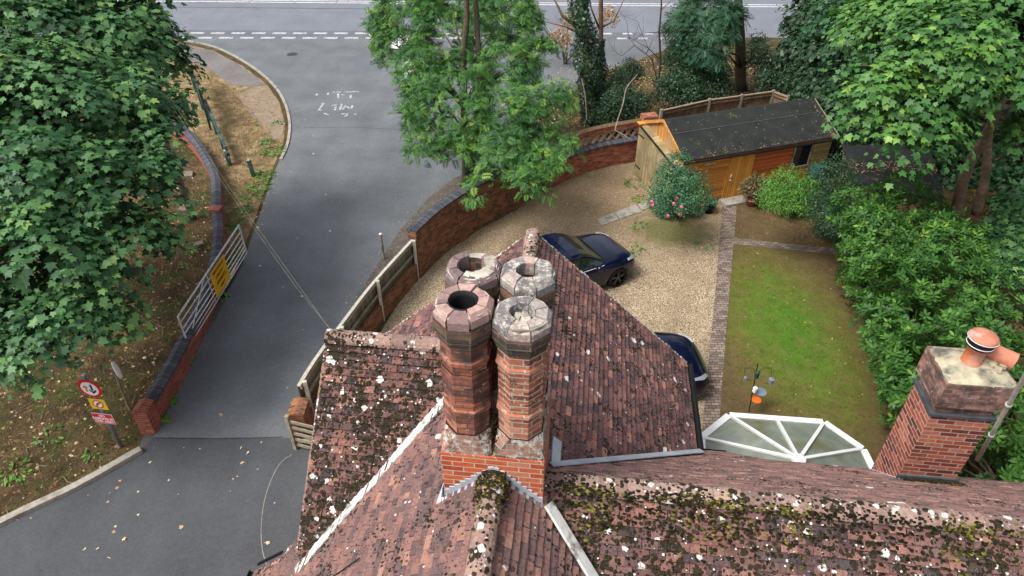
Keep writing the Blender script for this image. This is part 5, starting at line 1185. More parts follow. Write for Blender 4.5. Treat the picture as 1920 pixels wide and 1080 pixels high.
# telegraph pole inside the left tree, with the two service wires to the cottage
tb = G(362, 411); tp = thing('utility_pole', 'round timber utility pole rising into the left sycamore', 'pole', tuple(tb))
mb = MB(); mb.tube([tb, tb+Vector((-.1, .05, 3.5)), tb+Vector((-.2, .1, 7.2))], [.12, .11, .09], 12); mb.build('pole', M['wood_grey'], tp, smooth=True)
he = W(-3.2, vA, zA+.1)
for k, dz in enumerate((0, -.12)):
    wr = thing('overhead_wire', ['upper thin service wire from pole to cottage ridge', 'lower thin service wire from pole to cottage ridge'][k], 'cable', tuple(he))
    e = tb+Vector((-.2, .1, 7.0+dz*2)); mb = MB(); mb.tube([he.lerp(e, t/12)+Vector((.0, 0, -.35*4*(t/12)*(1-t/12)+dz*(t > 0))) for t in range(13)], .0016, 5); mb.build('strand', M['wood_grey'], wr)

# ================================================================== CARS
def make_car(name, label, front, heading):
    """own axes: +x forward, origin on the ground under the middle"""
    ca = thing(name, label, 'car', (front[0]-2.35*math.cos(heading), front[1]-2.35*math.sin(heading), 0), heading, 'navy cars parked on the gravel', local=True)
    Lh = 2.35; xs = np.linspace(-2.35, 2.35, 61); wx = (1.45, -1.43); mb = MB(); rings = []
    def interp(x, tab): return float(np.interp(x, [t[0] for t in tab], [t[1] for t in tab]))
    halfw = [(-2.35, .62), (-2.25, .80), (-2.0, .90), (-1.2, .95), (0, .95), (1.3, .95), (1.8, .93), (2.08, .87), (2.25, .75), (2.35, .50)]
    belt = [(-2.35, .80), (-2.2, 1.0), (-1.6, 1.08), (-.5, 1.04), (.6, 1.0), (1.1, .97), (1.6, .92), (2.0, .84), (2.22, .72), (2.35, .58)]
    crown = [(-2.35, .84), (-2.2, 1.06), (-1.7, 1.14), (.55, 1.12), (1.0, 1.10), (1.5, 1.05), (2.0, .95), (2.22, .80), (2.35, .62)]
    for x in xs:
        w = interp(x, halfw); zb = interp(x, belt); zc = interp(x, crown); z0 = .20 if abs(x) < 2.2 else .26
        for c in wx:
            dd = abs(x-c)
            if dd < .395: z0 = max(z0, .335+math.sqrt(.395**2-dd*dd)*.98)
        z0 = min(z0, zb-.12); mid = max(z0+.02, .5); flare = 0
        for c in wx:
            if abs(x-c) < .5: flare = max(flare, .018*(1-abs(x-c)/.5))
        half = [(w-.05, z0), (w-.005+flare, max(z0+.03, .36)), (w+flare, max(z0+.06, .58)), (w-.015, max(z0+.09, zb-.10)), (w-.06, zb), (w-.16, zb+(zc-zb)*.45), (w*.62, zb+(zc-zb)*.80), (w*.3, zc-.008), (0, zc)]
        rings.append([(x, y, z) for y, z in half]+[(x, -y, z) for y, z in half[-2::-1]])
    m = len(rings[0]); mb.idx([p for r in rings for p in r], [(i*m+j, (i+1)*m+j, (i+1)*m+j+1, i*m+j+1) for i in range(len(rings)-1) for j in range(m-1)]+[tuple(range(m)), tuple(range((len(rings)-1)*m+m-1, (len(rings)-1)*m-1, -1))])
    body = mb.build('body', M['navy'], ca, smooth=True)
    # greenhouse
    gx = [(-2.15, .60, 1.08, 1.08), (-1.75, .70, 1.07, 1.34), (-1.2, .72, 1.05, 1.52), (-.6, .73, 1.03, 1.61), (-.2, .73, 1.02, 1.63), (.15, .70, 1.01, 1.58), (.5, .66, 1.0, 1.40), (.98, .60, 1.0, 1.10)]
    rows = []
    for x, w, zb, zt in gx: rows.append([(x, .86 if x > -1.9 else .78, zb-.03), (x, w+.03 if zt > 1.3 else .80, zb+(zt-zb)*.72), (x, w-.06 if zt > 1.3 else .74, zb+(zt-zb)*.94), (x, 0.36, zt-.005), (x, 0, zt)])
    rm, sm, sm2, wm, bm = MB(), MB(), MB(), MB(), MB()
    for sgn in (1, -1):
        for i in range(len(rows)-1):
            a, b = rows[i], rows[i+1]
            for j in range(4):
                q = [(a[j][0], a[j][1]*sgn, a[j][2]), (b[j][0], b[j][1]*sgn, b[j][2]), (b[j+1][0], b[j+1][1]*sgn, b[j+1][2]), (a[j+1][0], a[j+1][1]*sgn, a[j+1][2])]
                if sgn > 0: q = q[::-1]
                tgt = (sm if sgn > 0 else sm2) if j == 0 else (wm if i >= 5 and j >= 1 else (bm if i <= 1 and j >= 2 else rm))
                tgt.face(q)
    rm.build('roof', M['navy'], ca, smooth=False)['label'] = 'smooth navy roof'
    wm.build('windscreen', M['carglass'], ca); bm.build('rear_window', M['carglass'], ca); sm.build('side_window', M['carglass'], ca); sm2.build('side_window', M['carglass'], ca)
    for sgn in (1, -1):
        mb = MB(); mb.tube([(.97, .80*sgn, 1.04), (.5, .705*sgn, 1.33), (.15, .735*sgn, 1.48), (-.2, .75*sgn, 1.52), (-1.2, .74*sgn, 1.41), (-1.9, .72*sgn, 1.16)], .022, 6); mb.build('roof_pillar', M['navy'], ca)
        mb = MB(); mb.tube([(.9, .885*sgn, 1.0), (.3, .895*sgn, 1.02), (-.6, .905*sgn, 1.04), (-1.7, .86*sgn, 1.09)], .010, 5); mb.build('window_trim', M['metal_galv'], ca)
        mb = MB(); mb.tube([(-.2, .82*sgn, 1.03), (-.2, .75*sgn, 1.51)], .03, 6); mb.build('door_pillar', M['plastic'], ca)
        for c in wx:
            wh = MB(); R9 = Matrix.Rotation(math.pi/2, 3, 'X')
            prof = [(.24, -.11), (.33, -.11), (.35, -.08), (.35, .08), (.33, .11), (.24, .11)]
            vs = [Vector((c, (.84)*sgn, .35))+R9 @ Vector((r*math.cos(2*math.pi*j/28), r*math.sin(2*math.pi*j/28), z)) for r, z in prof for j in range(28)]
            wh.idx(vs, [(i*28+j, i*28+(j+1) % 28, (i+1)*28+(j+1) % 28, (i+1)*28+j) for i in range(len(prof)-1) for j in range(28)]); wo = wh.build('wheel', M['rubber'], ca, smooth=True)
            rm_ = MB(); yy = .84*sgn+.085*sgn
            disc_ = [Vector((c+.245*math.cos(2*math.pi*j/28), yy-.05*sgn, .35+.245*math.sin(2*math.pi*j/28))) for j in range(28)]; rm_.cm = 1; rm_.face(disc_ if sgn < 0 else disc_[::-1]); rm_.cm = 0
            for k in range(5):
                for dlt in (-.14, .14):
                    t = 2*math.pi*k/5+.3; rm_.beam((c+.04*math.cos(t), yy-.01*sgn, .35+.04*math.sin(t)), (c+.24*math.cos(t+dlt), yy, .35+.24*math.sin(t+dlt)), .025, .03, up=(0, 1, 0))
            rm_.tube([(c, yy-.03*sgn, .35), (c, yy+.01*sgn, .35)], .05, 12); rm_.build('rim', [M['alloy'], M['plastic']], wo, loc=(0, 0, 0))
        ht = MB(); hx = [Vector((2.22, .62*sgn, .74)), Vector((2.06, .80*sgn, .79)), Vector((1.84, .885*sgn, .86)), Vector((1.82, .83*sgn, .90)), Vector((2.0, .73*sgn, .86)), Vector((2.16, .58*sgn, .80))]
        nrm_ = Vector((.5, .5*sgn, .7)).normalized(); ht.idx([p+nrm_*.035 for p in hx]+[p-nrm_*.03 for p in hx], [(0, 1, 2, 3, 4, 5) if sgn < 0 else (5, 4, 3, 2, 1, 0)]+[(i, (i+1) % 6, 6+(i+1) % 6, 6+i) for i in range(6)]); ht.build('headlight', M['lens'], ca)
        tl_ = MB(); tl_.box((-2.20, .62*sgn, .88), (.14, .34, .12), -.5*sgn); tl_.build('tail_light', M['red'], ca)
        mi_ = MB(); mi_.lathe((.62, 1.02*sgn, 1.06), [(.03, -.06), (.085, -.04), (.095, .02), (.07, .07), (.02, .09)], 12, sq=1.15); mi_.beam((.64, .86*sgn, 1.03), (.62, 1.0*sgn, 1.05), .05, .03); mi_.build('wing_mirror', M['navy'], ca, smooth=True)
        for hx_ in (.12, -.9): dh = MB(); dh.box((hx_, .945*sgn, .84), (.2, .02, .03)); dh.build('door_handle', M['metal_galv'], ca)
    mb = MB(); mb.box((2.28, 0, .33), (.12, 1.1, .14)); mb.box((2.31, 0, .47), (.06, .7, .05)); mb.build('lower_grille', M['plastic'], ca)
    mb = MB(); mb.box((2.36, 0, .46), (.015, .52, .11)); mb.build('number_plate', M['white'], ca)
    mb = MB()
    for sgn in (1, -1): mb.box((0, .90*sgn, .24), (2.1, .05, .10))
    mb.build('sill_trim', M['plastic'], ca)
    mb = MB(); mb.tube([(1.0, y, 1.09+.02*(1-abs(y))) for y in (-.75, -.4, 0, .4, .75)], .02, 6); mb.build('wiper_cowl', M['plastic'], ca)
    return ca
make_car('parked_car', 'dark navy car on the gravel, its bonnet and windscreen showing beyond the gable', (3.60, 18.25), R(30))
make_car('parked_car', 'dark navy car mostly hidden by the roof, only its rounded nose beside the brick path', (5.02, 12.95), R(3))

# ================================================================== GARDEN THINGS
bb = G(1404, 772); bf = thing('bird_feeder', 'black bird feeding station with orange dish on the lawn', 'bird feeder', tuple(bb))
X = lambda px, py: AtY(px, py, bb.y)
mb = MB(); mb.tube([bb, X(1421, 682)], .014, 8); mb.tube([X(1417, 706), X(1413, 690), X(1397, 690), X(1396, 700)], .006, 5); mb.tube([X(1418, 700), X(1430, 690), X(1446, 690), X(1446, 702)], .006, 5); mb.build('pole', M['black'], bf)
mb = MB(); c = X(1415, 745); mb.lathe((c.x, c.y-.12, c.z), [(.02, 0), (.10, .01), (.115, .04), (.105, .04), (.09, .02)], 20); mb.build('seed_dish', simple('orange_plastic', (.85, .13, .02), .5), bf)
mb = MB(); c = X(1425, 738); mb.lathe((c.x+.02, c.y+.04, c.z), [(.02, 0), (.14, .01), (.15, .03), (.13, .03)], 20); mb.build('mesh_tray', M['grey_post'], bf)
for px, py, r, h, m in ((1419, 700, .055, .22, 'green_paint'), (1446, 712, .06, .16, 'grey_post'), (1397, 708, .035, .12, 'grey_post'), (1415, 728, .05, .16, 'mirror')):
    c = X(px, py); mb = MB(); mb.lathe((c.x, c.y-.03, c.z-h*.5), [(r, 0), (r, h*.8), (r*1.2, h*.82), (r*.3, h)], 14); mb.build('feeder', M[m], bf)
pb = G(1407, 386); pt_ = thing('potted_plant', 'dry brown-leaved plant in a clay pot beside the shed door', 'potted plant', tuple(pb))
mb = MB(); mb.lathe(tuple(pb), [(.13, 0), (.19, .26), (.21, .26), (.21, .31), (.18, .31), (.17, .26)], 18); mb.build('pot', M['terra_pale'], pt_, smooth=True)
def localbush(parent, name, c, r, n, size, shape, mat, sq=1.0):
    p, d, k = lobeclumps([(c[0], c[1], c[2], r)], n, -.5, .3, 1.0, .2); pos, nr, fw, ti = sprays(p, d, 6, size*1.2, .3, .6); fw = np.repeat(d, 6, axis=0)+rng.normal(size=(len(p)*6, 3))*.3
    leafmesh(name, pos, nr, fw, size*rng.uniform(.6, 1.2, len(pos)), shape, M[mat], parent, ti)
localbush(pt_, 'foliage', (pb.x, pb.y, .78), .42, 160, .16, BLADE+DIAM, 'straw')
pb2 = G(1328, 398); p2 = thing('potted_plant', 'small green plant in a dark pot between the rose bush and the shed door', 'potted plant', tuple(pb2))
mb = MB(); mb.lathe(tuple(pb2), [(.15, 0), (.2, .25), (.22, .25), (.21, .28), (.17, .28)], 16); mb.build('pot', M['plastic'], p2, smooth=True); localbush(p2, 'foliage', (pb2.x, pb2.y, .45), .28, 90, .08, OVAL, 'rose')
wbp = G(1521, 346); wb = thing('water_butt', 'teal plastic water butt at the right end of the shed', 'water butt', tuple(wbp))
mb = MB(); mb.lathe(tuple(wbp), [(.24, 0), (.28, .4), (.27, .85)], 20); mb.build('barrel', simple('teal_plastic', (.02, .17, .19), .5), wb, smooth=True)
mb = MB(); mb.lathe((wbp.x, wbp.y, .85), [(.30, 0), (.30, .04), (.27, .045), (.26, .01), (.02, .01)], 20); mb.build('lid', simple('teal_lid', (.02, .15, .17), .5), wb)
# rose bush
def Lz(px, py, z, r):
    c = G(px, py, z); return (c.x, c.y, c.z, r)
rc = G(1272, 408); R_ = [Lb(1265, 352, 21.8, 48), Lb(1240, 372, 21.6, 30), Lb(1290, 375, 21.6, 34), Lb(1255, 330, 22.2, 32), Lb(1305, 350, 22.0, 30), Lz(1272, 388, .35, .62), Lz(1240, 380, .4, .5), Lz(1300, 385, .35, .45), Lz(1255, 396, .25, .4)]
rb_, p_, d_ = bush('rose_bush', 'green rose bush with pink blooms in front of the shed', (rc.x, rc.y, 0), R_, 620, 9, .13, .065, OVAL, 'rose', tintshift=.05)
for px, py in ((1222, 378), (1224, 385), (1264, 382), (1278, 388), (1275, 402), (1252, 405), (1268, 372)):
    c = T(px, py, 20.9); mb = MB()
    for _ in range(16): d = Vector(rdir(1)[0]); e = c+d*.045; a_ = d.orthogonal()*.035; b_ = d.cross(a_); mb.face([e-a_, e-b_*1.0, e+a_, e+b_])
    mb.build('bloom', M['pink'], rb_)
sb = G(1478, 392); bush('box_shrub', 'light green rounded shrub between the shed and the lawn', (sb.x, sb.y, 0), [Lb(1478, 354, 21.2, 44), Lb(1455, 368, 21.2, 36), Lb(1512, 366, 20.8, 32), Lb(1500, 372, 20.9, 34), Lz(1475, 382, .4, .6), Lz(1515, 385, .4, .6)], 950, 10, .12, .05, OVAL, 'box')
sb = G(1560, 405); bush('dark_shrub', 'dark glossy shrub between the light green shrub and the laurel hedge', (sb.x, sb.y, 0), [Lb(1560, 335, 21, 46), Lb(1585, 380, 20.2, 46), Lb(1545, 380, 20.5, 40), Lb(1575, 415, 19.6, 36), Lz(1560, 420, .4, .7), Lz(1595, 440, .4, .7)], 1100, 10, .13, .055, OVAL, 'dark', tintshift=.3)
# climbing plant over the shed corner
cl = thing('climbing_plant', 'pale climbing plant trailing over the left corner of the shed roof', 'climber', tuple(G(1262, 380)))
localbush(cl, 'foliage', tuple(T(1268, 296, 22.2)), .30, 90, .07, OVAL, 'rose'); localbush(cl, 'foliage', tuple(T(1284, 296, 22.0)), .22, 60, .07, OVAL, 'rose'); localbush(cl, 'foliage', tuple(T(1285, 328, 22.0)), .4, 80, .07, OVAL, 'rose')
# laurel hedge: one long clipped hedge
hl_ = [Lb(1625, 395, 18.3, 60), Lb(1690, 385, 18.3, 62), Lb(1750, 425, 17.8, 48), Lb(1655, 450, 16.8, 72), Lb(1730, 470, 16.8, 72), Lb(1800, 470, 17, 55), Lb(1672, 530, 15.4, 78), Lb(1760, 540, 15.3, 85), Lb(1840, 545, 15.3, 62), Lb(1690, 610, 14.4, 75), Lb(1790, 620, 14.2, 90), Lb(1870, 610, 14.2, 60), Lb(1705, 680, 13.4, 66), Lb(1800, 700, 13.2, 95), Lb(1890, 700, 13.2, 75), Lb(1715, 745, 12.9, 52), Lb(1780, 780, 12.6, 90), Lb(1880, 810, 12.4, 95), Lb(1860, 880, 12.0, 90), Lb(1950, 880, 12, 90), Lb(1950, 760, 12.6, 80), Lb(1615, 430, 17.8, 42)]
def Lz(px, py, z, r):
    c = G(px, py, z); return (c.x, c.y, c.z, r)
hl_ += [Lz(1622, 470, .8, .8), Lz(1612, 520, .7, .6), Lz(1648, 560, .8, .8), Lz(1678, 630, .8, .8), Lz(1700, 700, .8, .75), Lz(1718, 770, .8, .7), Lz(1745, 820, .8, .7), Lz(1690, 560, 1.0, .9), Lz(1730, 660, 1.0, .9), Lz(1760, 760, 1.0, .9), Lz(1665, 500, 1, .9), Lz(1820, 860, .8, .9), Lz(1590, 400, 1.0, .8)]
hb_ = G(1720, 640); hd_ = thing('laurel_hedge', 'tall glossy green laurel hedge along the right side of the lawn', 'hedge', (hb_.x, hb_.y, 0))
mb = MB()
for l in hl_:
    for _ in range(5):
        c = Vector(l[:3]); e = c+Vector(rdir(1)[0])*l[3]*.5; bx_ = max(c.x+.9, 9.9+(c.y-9)*.28+.9); mb.tube([(bx_+random.uniform(-.2, .2), c.y+random.uniform(-.2, .2), 0), c.lerp(e, .3)+Vector((.3, 0, -.4)), e], [.035, .025, .01], 5)
mb.build('stems', M['bark'], hd_)
GATE = (2.6, -.12, .5)
p, d, k = lobeclumps(hl_, 5000, -.5, .62, 1.10)
GATE = None
n = len(p); per = 9; ax = unit(d*.8+np.array([0, 0, .6])+rng.normal(size=(n, 3))*.35); r1 = unit(np.cross(ax, rng.normal(size=(n, 3)))); r2 = np.cross(ax, r1)
th = (np.arange(per)*2.4)[None]+rng.uniform(0, 6, (n, 1)); ra = r1[:, None]*np.cos(th)[..., None]+r2[:, None]*np.sin(th)[..., None]; lev = (np.arange(per)/per)[None, :, None]
fw = ra*(1-.55*lev)+ax[:, None]*(.25+.7*lev); nr = ax[:, None]*(1-.4*lev)-ra*.35+rng.normal(size=(n, per, 3))*.15; pos = p[:, None]+ax[:, None]*lev*.10+ra*.01
ti = np.repeat(rng.random(n)*.45, per)+np.tile(np.arange(per)/per*.30, n)+rng.random(n*per)*.2
leafmesh('foliage', pos.reshape(-1, 3), nr.reshape(-1, 3), fw.reshape(-1, 3), rng.uniform(.10, .165, n*per), OVAL, M['laurel'], hd_, ti)

# ================================================================== TREES
GATE = (1.5, -.10, .45)
LsL = [Lb(40, 60, 17, 130), Lb(175, 60, 18, 120), Lb(255, 100, 18.5, 78), Lb(90, 190, 15.5, 120), Lb(215, 215, 16.5, 105), Lb(292, 180, 17.5, 34), Lb(292, 282, 16, 58), Lb(322, 240, 17, 24), Lb(40, 330, 14.5, 110), Lb(150, 340, 15, 95), Lb(240, 350, 15.5, 72), Lb(60, 470, 14, 105), Lb(150, 500, 14.3, 62), Lb(30, 590, 13.8, 85), Lb(115, 575, 14, 66), Lb(-90, 200, 15.5, 150), Lb(-90, 470, 14, 150), Lb(-60, 0, 17, 150), Lb(90, -60, 18, 120), Lb(230, -10, 19, 80), Lb(325, 318, 16.0, 22), Lb(-40, 620, 13.8, 80), Lb(60, 630, 13.6, 62), Lb(170, 580, 14.2, 40), Lb(250, 430, 15.8, 50), Lb(195, 420, 14.6, 60)]
tbL = G(190, 520)
tree('sycamore_tree', 'broad-crowned sycamore with large lobed leaves filling the left edge', tbL, [tbL+Vector((.1, 0, 2)), tbL+Vector((-.2, -.6, 4.5)), tbL+Vector((-.3, -1, 7))], .34, LsL, 1250, 36, .72, .172, MAPLE, 'syc', jitter=.22, tintshift=.04, up=1.1, droop=.45)
LsR = [Lb(1665, 145, 16, 44), Lb(1722, 175, 16, 66), Lb(1598, 122, 16.3, 12), Lb(1780, 95, 16, 90), Lb(1880, 60, 16, 100), Lb(1705, 250, 16, 34), Lb(1750, 228, 16, 42), Lb(1912, 130, 16.5, 38), Lb(1950, 240, 16.5, 34), Lb(1710, 40, 17.5, 72), Lb(1640, 30, 19, 44), Lb(1820, 0, 17.5, 100), Lb(1940, 150, 16, 80), Lb(1625, 190, 16.6, 18)]
tR = G(1790, 408)
tree('sycamore_tree', 'bright green sycamore with twin bare leaning trunks behind the laurel hedge', tR, [AtY(1812, 320, tR.y-.3), AtY(1850, 250, tR.y-1), AtY(1878, 180, tR.y-1.8), AtY(1890, 60, tR.y-2.4)], .2, LsR, 700, 34, .70, .175, MAPLE, 'syc2', 'bark_pale', tintshift=.08, up=1.1, droop=.45, jitter=.22, fork=AtY(1878, 180, tR.y-1.8))
mb = MB(); t2 = G(1830, 402); mb.tube(smoothline([t2, AtY(1848, 330, t2.y), AtY(1853, 260, t2.y-.2), AtY(1868, 190, t2.y-.6)], 4), [.17, .165, .16, .155, .15, .145, .14, .135, .13, .12, .11, .10, .09], 9)
mb.build('trunk', M['bark_pale'], [o for o in bpy.data.objects if o.name == 'sycamore_tree.001'][0], smooth=True)
GATE = None
# darker understorey behind it
Lz_ = 0
def dk(name, label, px, py, lobes, n, mat='dark', size=.09, shape=None, ts=0, cat='shrub', grp=None, per=10, rad=.3): 
    b = G(px, py); return bush(name, label, (b.x, b.y, 0), lobes, n, per, rad, size, shape or OVAL, mat, cat=cat, tintshift=ts, group=grp)
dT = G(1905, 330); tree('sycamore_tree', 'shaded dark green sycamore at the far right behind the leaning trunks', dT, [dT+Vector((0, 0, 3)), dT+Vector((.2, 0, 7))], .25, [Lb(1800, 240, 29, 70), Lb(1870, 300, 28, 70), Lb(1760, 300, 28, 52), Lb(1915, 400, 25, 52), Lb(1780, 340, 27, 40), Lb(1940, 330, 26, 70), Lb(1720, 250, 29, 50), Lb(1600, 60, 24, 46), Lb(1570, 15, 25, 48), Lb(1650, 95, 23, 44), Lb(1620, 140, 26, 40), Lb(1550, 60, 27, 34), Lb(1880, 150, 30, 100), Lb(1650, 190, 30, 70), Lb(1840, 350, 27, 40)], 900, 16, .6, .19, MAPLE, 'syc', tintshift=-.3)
canopy_t = G(2050, 330); tree('shade_canopy', 'tall unseen canopy added out of frame to shade the woodland at the right', canopy_t, [canopy_t+Vector((0, 0, 5)), canopy_t+Vector((0, 0, 9))], .3, [(x, y, 10.5+random.uniform(-.5, 1), 2.3) for x in (13, 16.5, 20, 23.5) for y in (22, 25.5, 29)]+[(21, 17, 5, 2.5), (22, 13, 5, 2.5), (19.5, 20, 7, 2.2)], 800, 24, .8, .3, MAPLE, 'syc', tintshift=-.2)  # unseen crowns added above the frame to darken the woodland and store
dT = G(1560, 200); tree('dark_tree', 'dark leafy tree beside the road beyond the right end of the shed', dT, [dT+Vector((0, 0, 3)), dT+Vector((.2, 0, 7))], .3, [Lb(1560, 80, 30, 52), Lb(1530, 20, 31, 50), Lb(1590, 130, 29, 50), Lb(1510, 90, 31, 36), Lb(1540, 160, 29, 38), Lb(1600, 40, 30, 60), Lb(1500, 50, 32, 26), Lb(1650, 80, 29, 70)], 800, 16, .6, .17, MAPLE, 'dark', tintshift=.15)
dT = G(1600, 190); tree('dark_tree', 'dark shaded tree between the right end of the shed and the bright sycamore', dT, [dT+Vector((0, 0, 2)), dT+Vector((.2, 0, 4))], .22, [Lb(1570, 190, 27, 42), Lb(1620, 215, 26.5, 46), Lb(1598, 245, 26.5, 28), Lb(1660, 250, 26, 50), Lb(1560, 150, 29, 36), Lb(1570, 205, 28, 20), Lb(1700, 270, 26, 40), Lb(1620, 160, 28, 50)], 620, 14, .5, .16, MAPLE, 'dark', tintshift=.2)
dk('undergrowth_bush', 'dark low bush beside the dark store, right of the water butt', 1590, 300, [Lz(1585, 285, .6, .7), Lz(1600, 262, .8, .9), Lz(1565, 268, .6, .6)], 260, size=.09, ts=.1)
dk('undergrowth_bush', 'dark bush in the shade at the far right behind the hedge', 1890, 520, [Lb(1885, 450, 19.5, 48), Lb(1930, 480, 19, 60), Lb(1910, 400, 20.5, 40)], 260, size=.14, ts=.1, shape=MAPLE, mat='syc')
# feathery tree over the wall (centre)
cb = G(872, 350); LsC = [Lb(760, 25, 25, 62), Lb(830, 60, 24.5, 62), Lb(740, 80, 25, 38), Lb(720, 40, 25, 30), Lb(890, 40, 24.5, 60), Lb(950, 20, 25, 60), Lb(985, 60, 25, 42), Lb(790, 130, 24, 52), Lb(870, 150, 23.5, 58), Lb(950, 130, 24, 58), Lb(1010, 110, 25, 45), Lb(800, 195, 23, 48), Lb(760, 180, 23.5, 30), Lb(870, 230, 22.5, 52), Lb(950, 210, 22.5, 55), Lb(1030, 180, 24, 42), Lb(795, 262, 22.5, 36), Lb(850, 280, 22, 34), Lb(1010, 240, 22.5, 40), Lb(950, 280, 21.5, 44), Lb(1030, 300, 21.5, 38), Lb(910, 330, 21, 30), Lb(985, 335, 21, 34), Lb(880, 360, 21, 22), Lb(1010, 360, 21, 20), Lb(730, 212, 23, 14), Lb(860, -20, 25, 70), Lb(1060, 270, 22, 22), Lb(722, 75, 25, 22)]
GATE = (2.0, -.10, .25)
ct = tree('feathery_tree', 'feathery-leaved green tree overhanging the curved brick wall in the middle', cb, [cb+Vector((.1, 0, 1.5)), AtY(868, 120, cb.y), AtY(875, 40, cb.y), AtY(872, -60, cb.y)], .17, LsC, 1500, 10, .34, .27, PINN, 'ash', tintshift=.10, jitter=.45, zmin=-.7)
GATE = None
mb = MB(); mb.tube(smoothline([cb+Vector((.2, 0, .3)), AtY(900, 180, cb.y), AtY(895, 60, cb.y+.2), AtY(888, -60, cb.y+.3)], 4), [.12, .12, .115, .11, .11, .105, .10, .10, .09, .09, .08, .08, .07], 8); mb.build('trunk', M['bark'], ct, smooth=True)
# ivy-clad trunks
def ivytree(label, px, py, topx, r, ivyr, limbs, group=None, bark='bark_pale', ivytop=.95, hgt=9, leafn=3800):
    b = G(px, py); top = AtY(topx, -60, b.y+.2); t = thing('ivy_clad_tree', label, 'tree', tuple(b))
    mb = MB(); pts = smoothline([b, b.lerp(top, .4)+Vector((.05, 0, 0)), top], 6); mb.tube(pts, [r*(1-.35*i/len(pts)) for i in range(len(pts))], 10)
    for s, e1_, e2_, rr in limbs:
        q = b.lerp(top, s); mb.tube([q, AtY(*e1_, b.y), AtY(*e2_, b.y)], [rr, rr*.7, rr*.3], 6)
    mb.build('trunk', M[bark], t, smooth=True)
    N = leafn; s = rng.random(N)*ivytop; a = rng.uniform(0, 2*np.pi, N); B, Tp = np.array(b), np.array(top); rad = ivyr*(1+.35*np.sin(s*23+a)+.2*rng.random(N))*(1.15-.3*s)
    dr = np.stack([np.cos(a), np.sin(a), np.zeros(N)], 1); pos = B+(Tp-B)*s[:, None]+dr*rad[:, None]*rng.uniform(.7, 1.1, (N, 1))
    leafmesh('ivy', pos, dr+np.array([0, 0, .5])+rng.normal(size=(N, 3))*.3, np.array([0, 0, -1.])+rng.normal(size=(N, 3))*.5, rng.uniform(.07, .13, N), MAPLE, M['ivy'], t, rng.random(N)); return t
ivytree('thick trunk wholly wrapped in dark ivy between the feathery tree and the shed', 1108, 232, 1084, .22, .42, [(.62, (1055, 30), (1035, -10), .09), (.6, (1060, 50), (1000, 35), .05)])
ivytree('slimmer pale trunk with ivy on its lower half, right of the thick ivy-wrapped trunk', 1124, 214, 1126, .13, .22, [(.62, (1150, 40), (1172, -5), .06), (.6, (1110, 20), (1100, -20), .05)], ivytop=.55, leafn=1500)
# bare sapling
sb = G(1232, 190); st_ = thing('bare_sapling', 'thin dark leafless sapling left of the shed', 'tree', tuple(sb))
mb = MB(); tp_ = AtY(1240, -40, sb.y); mb.tube([sb, sb.lerp(tp_, .35)+Vector((.1, 0, 0)), AtY(1236, 60, sb.y), AtY(1240, 12, sb.y), tp_], [.06, .05, .045, .035, .03], 7)
for a_, b_, c_, r in (((1236, 110), (1215, 90), (1180, 70), .025), ((1236, 60), (1210, 62), (1180, 80), .02), ((1238, 20), (1255, 5), (1262, -10), .02), ((1232, 150), (1222, 110), (1190, 85), .03), ((1190, 85), (1165, 105), (1150, 95), .018), ((1215, 90), (1195, 40), (1170, 30), .012), ((1180, 75), (1175, 40), (1160, 20), .01), ((1237, 80), (1260, 60), (1275, 30), .012)):
    mb.tube([AtY(*a_, sb.y), AtY(*b_, sb.y-.3), AtY(*c_, sb.y-.5)], [r, r*.7, r*.3], 5)
    for _ in range(5):
        q = AtY(*b_, sb.y-.3).lerp(AtY(*c_, sb.y-.5), random.random()); d = Vector(rdir(1)[0]); d.z = abs(d.z); mb.tube([q, q+d*.35, q+d*.7+Vector((0, 0, .1))], [r*.4, r*.25, r*.1], 4)
mb.build('branches', M['twig_dark'], st_)
# pine/ash with stout trunk behind the shed
sb = G(1388, 168); AS = [Lb(1300, 25, 31, 32), Lb(1340, 50, 30.5, 34), Lb(1290, 75, 30.5, 28), Lb(1335, 90, 30, 26), Lb(1370, 30, 31, 26), Lb(1320, -10, 31, 40)]
GATE = (2.4, .0, .2)
tree('feathery_tree', 'blue-green feathery tree on a stout dark trunk behind the shed', sb, [AtY(1388, 80, sb.y), AtY(1384, 0, sb.y), AtY(1380, -60, sb.y)], .3, AS, 300, 10, .42, .36, PINN, 'ash2', jitter=.5, zmin=-.7, droop=.5)
GATE = None
dk('holly_bush', 'dark holly-like bush behind the brick lattice wall', 1165, 225, [Lb(1155, 165, 31, 38), Lb(1180, 135, 32, 26), Lb(1160, 200, 30, 40), Lb(1140, 215, 29.5, 28), Lb(1195, 190, 30, 28), Lb(1130, 180, 31, 22)], 700, size=.09, ts=.15)
dk('undergrowth_bush', 'dark leafy bush under the blue-green feathery tree', 1300, 190, [Lb(1275, 105, 32, 34), Lb(1290, 145, 31.5, 42), Lb(1335, 135, 31.5, 38), Lb(1260, 165, 31, 34), Lb(1345, 160, 31, 30), Lb(1265, 55, 33, 26), Lb(1300, 175, 30.5, 30)], 900, size=.10, ts=.15)
dk('undergrowth_bush', 'dark bush beside the road between the stout trunk and the dark leafy tree', 1440, 170, [Lb(1425, 110, 33, 28), Lb(1420, 80, 34, 20), Lb(1450, 135, 32.5, 30), Lb(1480, 110, 33, 32), Lb(1500, 160, 31, 44), Lb(1535, 195, 29, 40), Lb(1440, 155, 32, 24), Lb(1520, 130, 31, 40)], 900, size=.10, ts=.15)
dk('undergrowth_bush', 'low dark bush behind the brown rear fence at its right end', 1500, 250, [Lb(1500, 215, 29, 26), Lb(1560, 240, 27, 34), Lb(1600, 260, 26, 34)], 260, size=.10)
